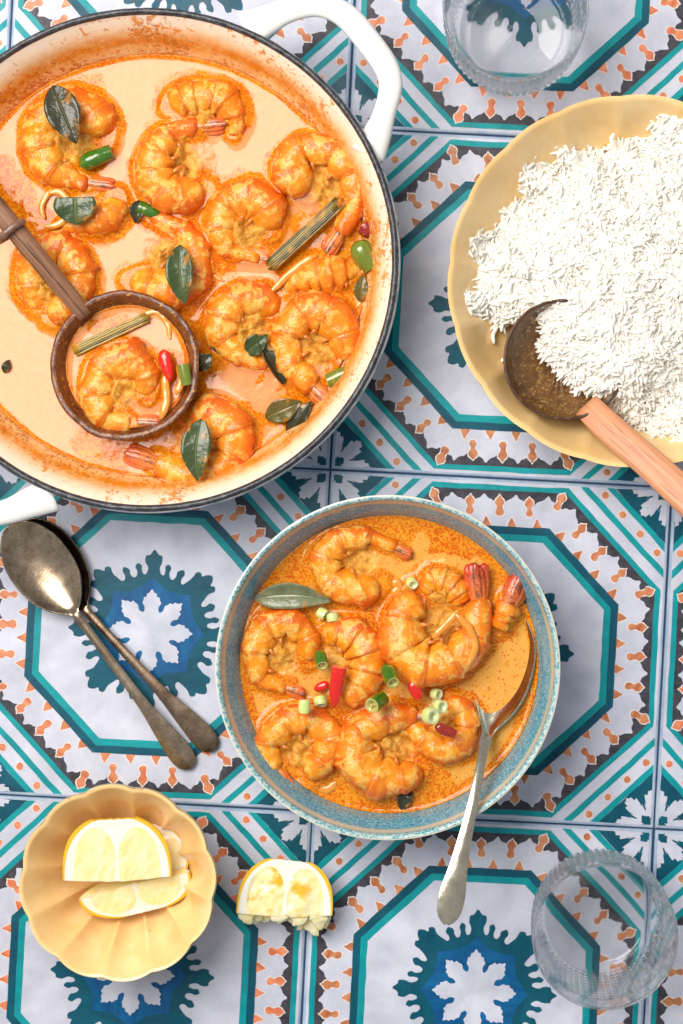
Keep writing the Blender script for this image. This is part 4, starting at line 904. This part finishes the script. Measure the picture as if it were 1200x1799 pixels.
# ------------------------------------------------------------------ rice
m = Mat('cooked_rice', rough=.45, spec=.3); m.color(m.mix(m.noise(30, 3), (236, 232, 222), (246, 243, 236))); MT['rice'] = m.m
outline = [(822, 545), (838, 490), (830, 436), (872, 402), (884, 366), (926, 356), (918, 300), (984, 286), (992, 256), (1040, 262), (1070, 272), (1084, 248), (1140, 246), (1168, 214), (1230, 226), (1320, 270), (1392, 350), (1412, 470), (1400, 580), (1340, 690), (1260, 752), (1190, 770), (1150, 762), (1105, 745), (1082, 716), (1064, 702), (1042, 694), (1014, 668), (986, 650), (962, 620), (948, 562), (925, 558), (890, 566), (850, 560)]
OP = np.array([W(x, y, 60)[:2] for x, y in outline])
def poly_dist(P, poly):
    n = len(poly); best = np.full(len(P), 1e9); inside = np.zeros(len(P), bool)
    for i in range(n):
        a, b = poly[i], poly[(i + 1) % n]; ab = b - a; t = np.clip(((P - a) @ ab) / (ab @ ab), 0, 1); q = a + t[:, None] * ab
        best = np.minimum(best, np.linalg.norm(P - q, axis=1))
        c = ((a[1] > P[:, 1]) != (b[1] > P[:, 1])) & (P[:, 0] < (b[0] - a[0]) * (P[:, 1] - a[1]) / (b[1] - a[1] + 1e-9) + a[0]); inside ^= c
    return np.where(inside, best, -best)
def plate_h(P):
    r = np.hypot(P[:, 0] - PC[0], P[:, 1] - PC[1]); z = np.interp(r, pin[:, 0], pin[:, 1])
    dl = np.hypot(P[:, 0] - RC[0], P[:, 1] - RC[1]); s = RC[2] - 44 - np.clip(dl - RR_ * .8, 0, 400) * .45; return np.maximum(z, s)
def mound(P):
    d = poly_dist(P, OP); n = fbm(P, 70, 5, 3)
    return plate_h(P) * np.interp(d, [0, 60, 140], [1, .8, .55]) + np.where(d > 0, 92 * (1 - np.exp(-np.clip(d, 0, 400) / 62)), d * .6) * (1 + .16 * n) + 8 * fbm(P, 34, 9, 2)
def grains(P, Z, tiltmax, rng, nr=5, ns=6, lmin=24, lmax=40):
    n = len(P); L = rng.uniform(lmin, lmax, n); R = rng.uniform(3.1, 3.9, n); az = fbm(P, 46, 77, 2) * 5.5 + rng.normal(0, .6, n); tl = rng.normal(0, tiltmax, n)
    t = np.column_stack([np.cos(az) * np.cos(tl), np.sin(az) * np.cos(tl), np.sin(tl)]); sd = np.column_stack([-np.sin(az), np.cos(az), np.zeros(n)]); up = np.cross(t, sd)
    cv = rng.normal(0, .13, n); ss = np.linspace(-.5, .5, nr); prof = np.array([.42, .92, 1.0, .95, .5])
    ph = np.linspace(0, 2 * np.pi, ns, endpoint=False); V = np.zeros((n, nr * ns + 2, 3)); C = np.column_stack([P, Z])
    for i in range(nr):
        c = C + t * (ss[i] * L)[:, None] + sd * (cv * L * (ss[i] ** 2 * 4 - .5))[:, None]
        for j in range(ns):
            V[:, i * ns + j] = c + sd * (R * prof[i] * math.cos(ph[j]))[:, None] + up * (R * prof[i] * .9 * math.sin(ph[j]))[:, None]
    V[:, nr * ns] = C - t * (L * .54)[:, None] + sd * (cv * L * .5)[:, None]; V[:, nr * ns + 1] = C + t * (L * .54)[:, None] + sd * (cv * L * .5)[:, None]
    f = [(i * ns + j, i * ns + (j + 1) % ns, (i + 1) * ns + (j + 1) % ns, (i + 1) * ns + j) for i in range(nr - 1) for j in range(ns)]
    f += [(nr * ns, (j + 1) % ns, j) for j in range(ns)] + [(nr * ns + 1, (nr - 1) * ns + j, (nr - 1) * ns + (j + 1) % ns) for j in range(ns)]
    return V, f
rng = np.random.default_rng(5)
lo, hi = OP.min(0) - 12, OP.max(0) + 12
cand = rng.uniform(lo, hi, (52000, 2)); dd = poly_dist(cand, OP); nzc = fbm(cand, 26, 13, 3)
keep = dd > -4 + 9 * nzc; cand, dd = cand[keep], dd[keep]; cand = cand[:14000]; dd = dd[:14000]
lump = 10 * fbm(cand, 26, 31, 2)
Z = mound(cand) + lump - rng.uniform(0, 6, len(cand)) + 2
GV, gf = grains(cand, Z, .30, rng)
nv = GV.shape[1]; FF = []
gx, gy = np.meshgrid(np.linspace(lo[0], hi[0], 90), np.linspace(lo[1], hi[1], 90)); GP_ = np.column_stack([gx.ravel(), gy.ravel()]); gd = poly_dist(GP_, OP)
gz = np.where(gd > 2, mound(GP_) + 10 * fbm(GP_, 26, 31, 2) - 3.6, -50)
baseF = []
for i in range(89):
    for j in range(89):
        q = (i * 90 + j, i * 90 + j + 1, (i + 1) * 90 + j + 1, (i + 1) * 90 + j)
        if all(gd[k] > 3 for k in q): baseF.append(q)
for k in range(len(GV)): o_ = k * nv; FF += [tuple(o_ + i for i in q) for q in gf]
o_ = len(GV) * nv; FF += [tuple(o_ + i for i in q) for q in baseF]
rice = obj('rice', np.vstack([GV.reshape(-1, 3), np.column_stack([GP_, gz])]), FF, MT['rice'])
tag(rice, 'heap of white long grain rice on the yellow plate', 'rice', None, 'stuff')
loose = [((874, 576), (868, 606), 'curved rice grain lying alone left of the scoop', 26), ((1080, 232), (1078, 256), 'rice grain standing out at the upper edge of the heap', 92), ((1156, 206), (1176, 222), 'bent rice grain at the very top of the heap', 100), ((1036, 756), (1042, 752), 'short rice bit beside the reddish handle', 60), ((880, 634), (886, 632), 'tiny rice bit left of the scoop edge', 40), ((1000, 280), (1012, 262), 'rice grain pointing up at the upper left edge of the heap', 88)]
for k, (a, b, lb, h) in enumerate(loose):
    A, B = W(*a, h), W(*b, h); az = B - A; L = np.linalg.norm(az); mid = (A + B) / 2 + np.array([az[1], -az[0], 0]) * .16
    gz0 = [max(plate_h(np.array([p[:2]]))[0] + 4, h - 10) for p in (A, mid, B)]
    P = crom([(*A[:2], gz0[0]), (*mid[:2], gz0[1]), (*B[:2], gz0[2])], 9); V, F = sweep(P, [1.4, 3, 3.6, 3.8, 3.8, 3.8, 3.6, 3, 1.4], None, 8)
    tag(obj('rice_grain', V, F, MT['rice']), lb, 'rice grain', 'loose rice grains')

# ------------------------------------------------------------------ lemons
def lemon_mats():
    m = Mat('lemon_rind', rough=.35, coat=.2, sss=.2, ssscale=6); m.color(m.mix(m.noise(30), (236, 178, 18), (246, 204, 48))).bump(m.voro(7), 1.6, .5); r = m.m
    m = Mat('lemon_flesh', rough=.22, coat=.35, sss=.5, sssr=(1, .9, .45), ssscale=14)
    q = m.attr('rad'); lobe = m.attr('lobe'); st = m.noise(10, 4, .6, (1, .25, 1), (0, 0, .5)); n = m.noise(40, 3)
    pulp = m.mix(m.ramp(st, [(.35, 0.), (.65, 1.)]), (244, 228, 156), (252, 242, 200)); pulp = m.mix(m.math('MULTIPLY', m.attr('ragged'), m.ramp(n, [(.48, 0.), (.62, 1.)])), pulp, (236, 186, 44))
    pith = (250, 246, 230)
    c = m.mix(m.ramp(lobe, [(.42, 0.), (.55, 1.)]), pith, pulp)
    c = m.mix(m.ramp(q, [(.945, 0.), (.975, 1.)]), c, (240, 192, 40))
    m.color(c).bump(m.math('MULTIPLY', m.math('ADD', st, m.noise(6, 3)), lobe), 1.6, .5); return r, m.m
MT['rind'], MT['flesh'] = lemon_mats()
def lemon(label, C, a, b, depth, rot, ragged=0.0, seed=1, group='lemon pieces', lobes=((-.43, .345), (.43, .345))):
    """half of a half lemon: flat cut face up, dome outline, rind below"""
    n = 60; ol = []
    for t in np.linspace(0, math.pi, 44):
        x = a * math.cos(t); y = b * math.sin(t) ** .62
        top = b * (.93 + .035 * x / a * (1 if seed != 8 else -1) + .006 * math.sin(x * .4)); y = min(y, top)
        ol.append((x, y))
    ol += [(-a + (2 * a) * s, 0) for s in np.linspace(0, 1, 34)[1:-1]]
    ol = np.array(ol); nO = len(ol); bottom = ol[:, 1] < 1e-6
    rnd = fbm(np.column_stack([ol[:, 0], np.full(nO, seed * 9.)]), 9, seed, 3)
    ol[bottom, 1] += .5 * rnd[bottom] + 9 * np.clip(ol[bottom, 0] / a - .05, 0, 1) + 3 * np.abs(ol[bottom, 0] / a) * (ol[bottom, 0] < 0)
    c = np.array([0, b * .40]); rings = np.linspace(0.02, 1, 30); V = []; rad = []; lob = []; rag = []
    for t in rings:
        P = c + (ol - c) * t; V.append(P)
    P = np.vstack(V); T_ = np.repeat(rings, nO)
    # distance to the rind only (the straight cut is not rind)
    dome = np.clip(np.sqrt((P[:, 0] / a) ** 2 + (np.clip(P[:, 1], 0, None) / b) ** 2.6), 0, 1)
    L = np.zeros(len(P))
    for cx, w in lobes:
        lean = cx * a * (1 - .16 * np.clip(P[:, 1] / b, 0, 1))
        e = np.sqrt(((P[:, 0] - lean) / (a * w * 1.08)) ** 2 + np.where(P[:, 1] > b * .30, ((P[:, 1] - b * .30) / (b * .50)) ** 2, 0) ); L = np.maximum(L, sstep(1.12, .92, e))
    pz = np.column_stack([P, np.zeros(len(P))])
    Zf = L * (1.2 + .9 * fbm(pz, 14, seed, 3)) - 1.5 * (1 - L) * (dome < .8)
    if ragged: Zf += -L * 6 * np.clip(fbm(pz, 30, seed + 5, 3) + .25, 0, 1)
    face = np.column_stack([P, Zf]); F = grid_faces(len(rings), nO, True); F.append(tuple(range(nO))[::-1])
    R = np.array(Euler(rot).to_matrix()); place = lambda v: v @ R.T + np.asarray(C)
    allz = place(face)
    root = thing('lemon_wedge', label, 'lemon', (C[0], C[1], C[2] - depth), group)
    obj('flesh', allz, F, MT['flesh'], root, attrs={'rad': np.where(dome > .0, dome, 0), 'lobe': L, 'ragged': np.full(len(P), 1.0 if ragged else 0.0)})
    # rind: from the outline down to the back
    back = []; m_ = 16
    for k in range(m_):
        u = k / (m_ - 1); s_ = math.cos(u * math.pi / 2 * .93); z = -depth * math.sin(u * math.pi / 2 * .93)
        Q = ol.copy(); Q[~bottom] = np.column_stack([ol[~bottom, 0] * s_, ol[~bottom, 1] * (1 - (1 - s_) * .75)]); Q[bottom, 0] = ol[bottom, 0] * s_; Q[bottom, 1] = ol[bottom, 1] * s_
        back.append(np.column_stack([Q, np.full(nO, z) if k else Zf[-nO:]]))
    back = np.vstack(back); Fb = [q[::-1] for q in grid_faces(m_, nO, True)]; Fb.append(tuple((m_ - 1) * nO + j for j in range(nO)))
    fm = [1 if (bottom[q[0] % nO] and bottom[q[1] % nO]) else 0 for q in Fb[:-1]] + [0]
    nb = len(back)
    obj('rind', place(back), Fb, [MT['rind'], MT['flesh']], root, fmat=fm, attrs={'rad': np.full(nb, .5), 'lobe': np.full(nb, .9), 'ragged': np.full(nb, 1.0 if ragged else .2)})
    return root
def torn_pulp(root, C, a, rot, seed):
    rn = random.Random(seed); Rm = np.array(Euler(rot).to_matrix())
    for k in range(13):
        x = -a * .80 + 1.62 * a * (k + rn.uniform(-.4, .4)) / 12; L = rn.uniform(8, 20) + 16 * math.exp(-((x - a * .55) / (a * .25)) ** 2); wd = rn.uniform(10, 18); an = rn.uniform(-.6, .6)
        z0 = rn.uniform(-30, -2)
        P = crom([(x, 8, z0), (x + .3 * L * math.sin(an), -.4 * L, z0 - 2 + rn.uniform(-3, 3)), (x + L * math.sin(an), -L, z0 - rn.uniform(4, 12))], 10)
        V, F = sweep(P, wd * np.array([.9, 1, 1, .95, .86, .74, .6, .44, .26, .05]), 1.3 * np.array([1.4, 1.4, 1.3, 1.2, 1.1, 1, .9, .8, .6, .3]), 10)
        V = V + np.column_stack([fbm(V, 7, seed + k, 2) * 2.4, fbm(V, 6, seed + k + 9, 2) * 2.4, fbm(V, 9, seed + k + 4, 2) * 1.2])
        obj('torn_pulp', V @ Rm.T + C, F, MT['flesh'], root, attrs={'rad': np.full(len(V), .4), 'lobe': np.full(len(V), .9), 'ragged': np.full(len(V), .35)})
C2 = W(234, 1552, 100); lemon('lemon wedge lying on its edge at the front of the yellow bowl', C2, 98, 66, 44, (-.42, 0.0, math.pi + .22), seed=6)
C3 = W(254, 1522, 92); lemon('lemon wedge mostly hidden behind the broad one in the bowl', C3, 70, 78, 44, (-.1, .15, -.42), seed=4)
C1 = W(206, 1549, 126); lemon('lemon wedge with its broad cut face up in the yellow bowl', C1, 92, 120, 60, (.20, .06, .0), seed=2)
C4 = W(499, 1612, 66); r4 = lemon('squeezed lemon wedge with torn pulp lying on the tiles', C4, 83, 106, 60, (-.05, .05, -.07), ragged=24, seed=8)
torn_pulp(r4, C4, 83, (-.05, .05, -.07), 5)

# ------------------------------------------------------------------ glasses
m = Mat('clear_glass', rough=0.0, ior=1.45, trans=1.0, spec=.5); m.color((254, 255, 255))
tr = m.n('BsdfTransparent'); mx = m.n('MixShader'); mx.inputs[0].default_value = .7
m.link(tr.outputs[0], mx.inputs[1]); m.link(m.b.outputs[0], mx.inputs[2]); m.link(mx.outputs[0], m.t.nodes['Material Output'].inputs[0]); MT['glass'] = m.m
def tumbler(label, base, H=222):
    B = np.array([*W(base[0], base[1], 6)[:2], 0.0])
    ou = crom([(84, 0), (96, 2), (106, 12), (112, 30), (115, 60), (116, 100), (117, 140), (119, 175), (121.5, H - 10), (121.6, H - 3), (120, H)], 150)
    inn = crom([(120, H), (117.6, H - 2), (116.5, H - 12), (113.5, 175), (111, 140), (109.5, 100), (106, 60), (99, 34), (88, 22), (80, 18)], 60)
    prof = list(map(tuple, ou)) + list(map(tuple, inn[1:])) + [(40, 17), (.5, 17)]
    no = len(ou)
    def mod(i, rr, zz, th):
        if i < no:
            z = prof[i][1]; k = np.interp(z, [4, 12, 150, 168], [0, 1, 1, 0])
            row = abs(math.sin(math.pi * z / 15.0)); rr = rr + k * 5.4 * (np.abs(np.sin(th * 32)) ** .8) * (.35 + .65 * row)
        return rr, zz
    prof = [(.5, 5), (70, 5), (82, 1)] + prof
    def mod2(i, rr, zz, th): return mod(i - 3, rr, zz, th) if i >= 3 else (rr, zz)
    V, F = lathe(prof, 384, mod2)
    return tag(obj('drinking_glass', V + B, F, MT['glass'], origin=B), label, 'glass', 'beaded glass tumblers')
tumbler('beaded clear glass tumbler cut by the top edge, above the rice plate', (903, 56))
tumbler('beaded clear glass tumbler at lower right, standing alone on the tiles', (1052, 1604))
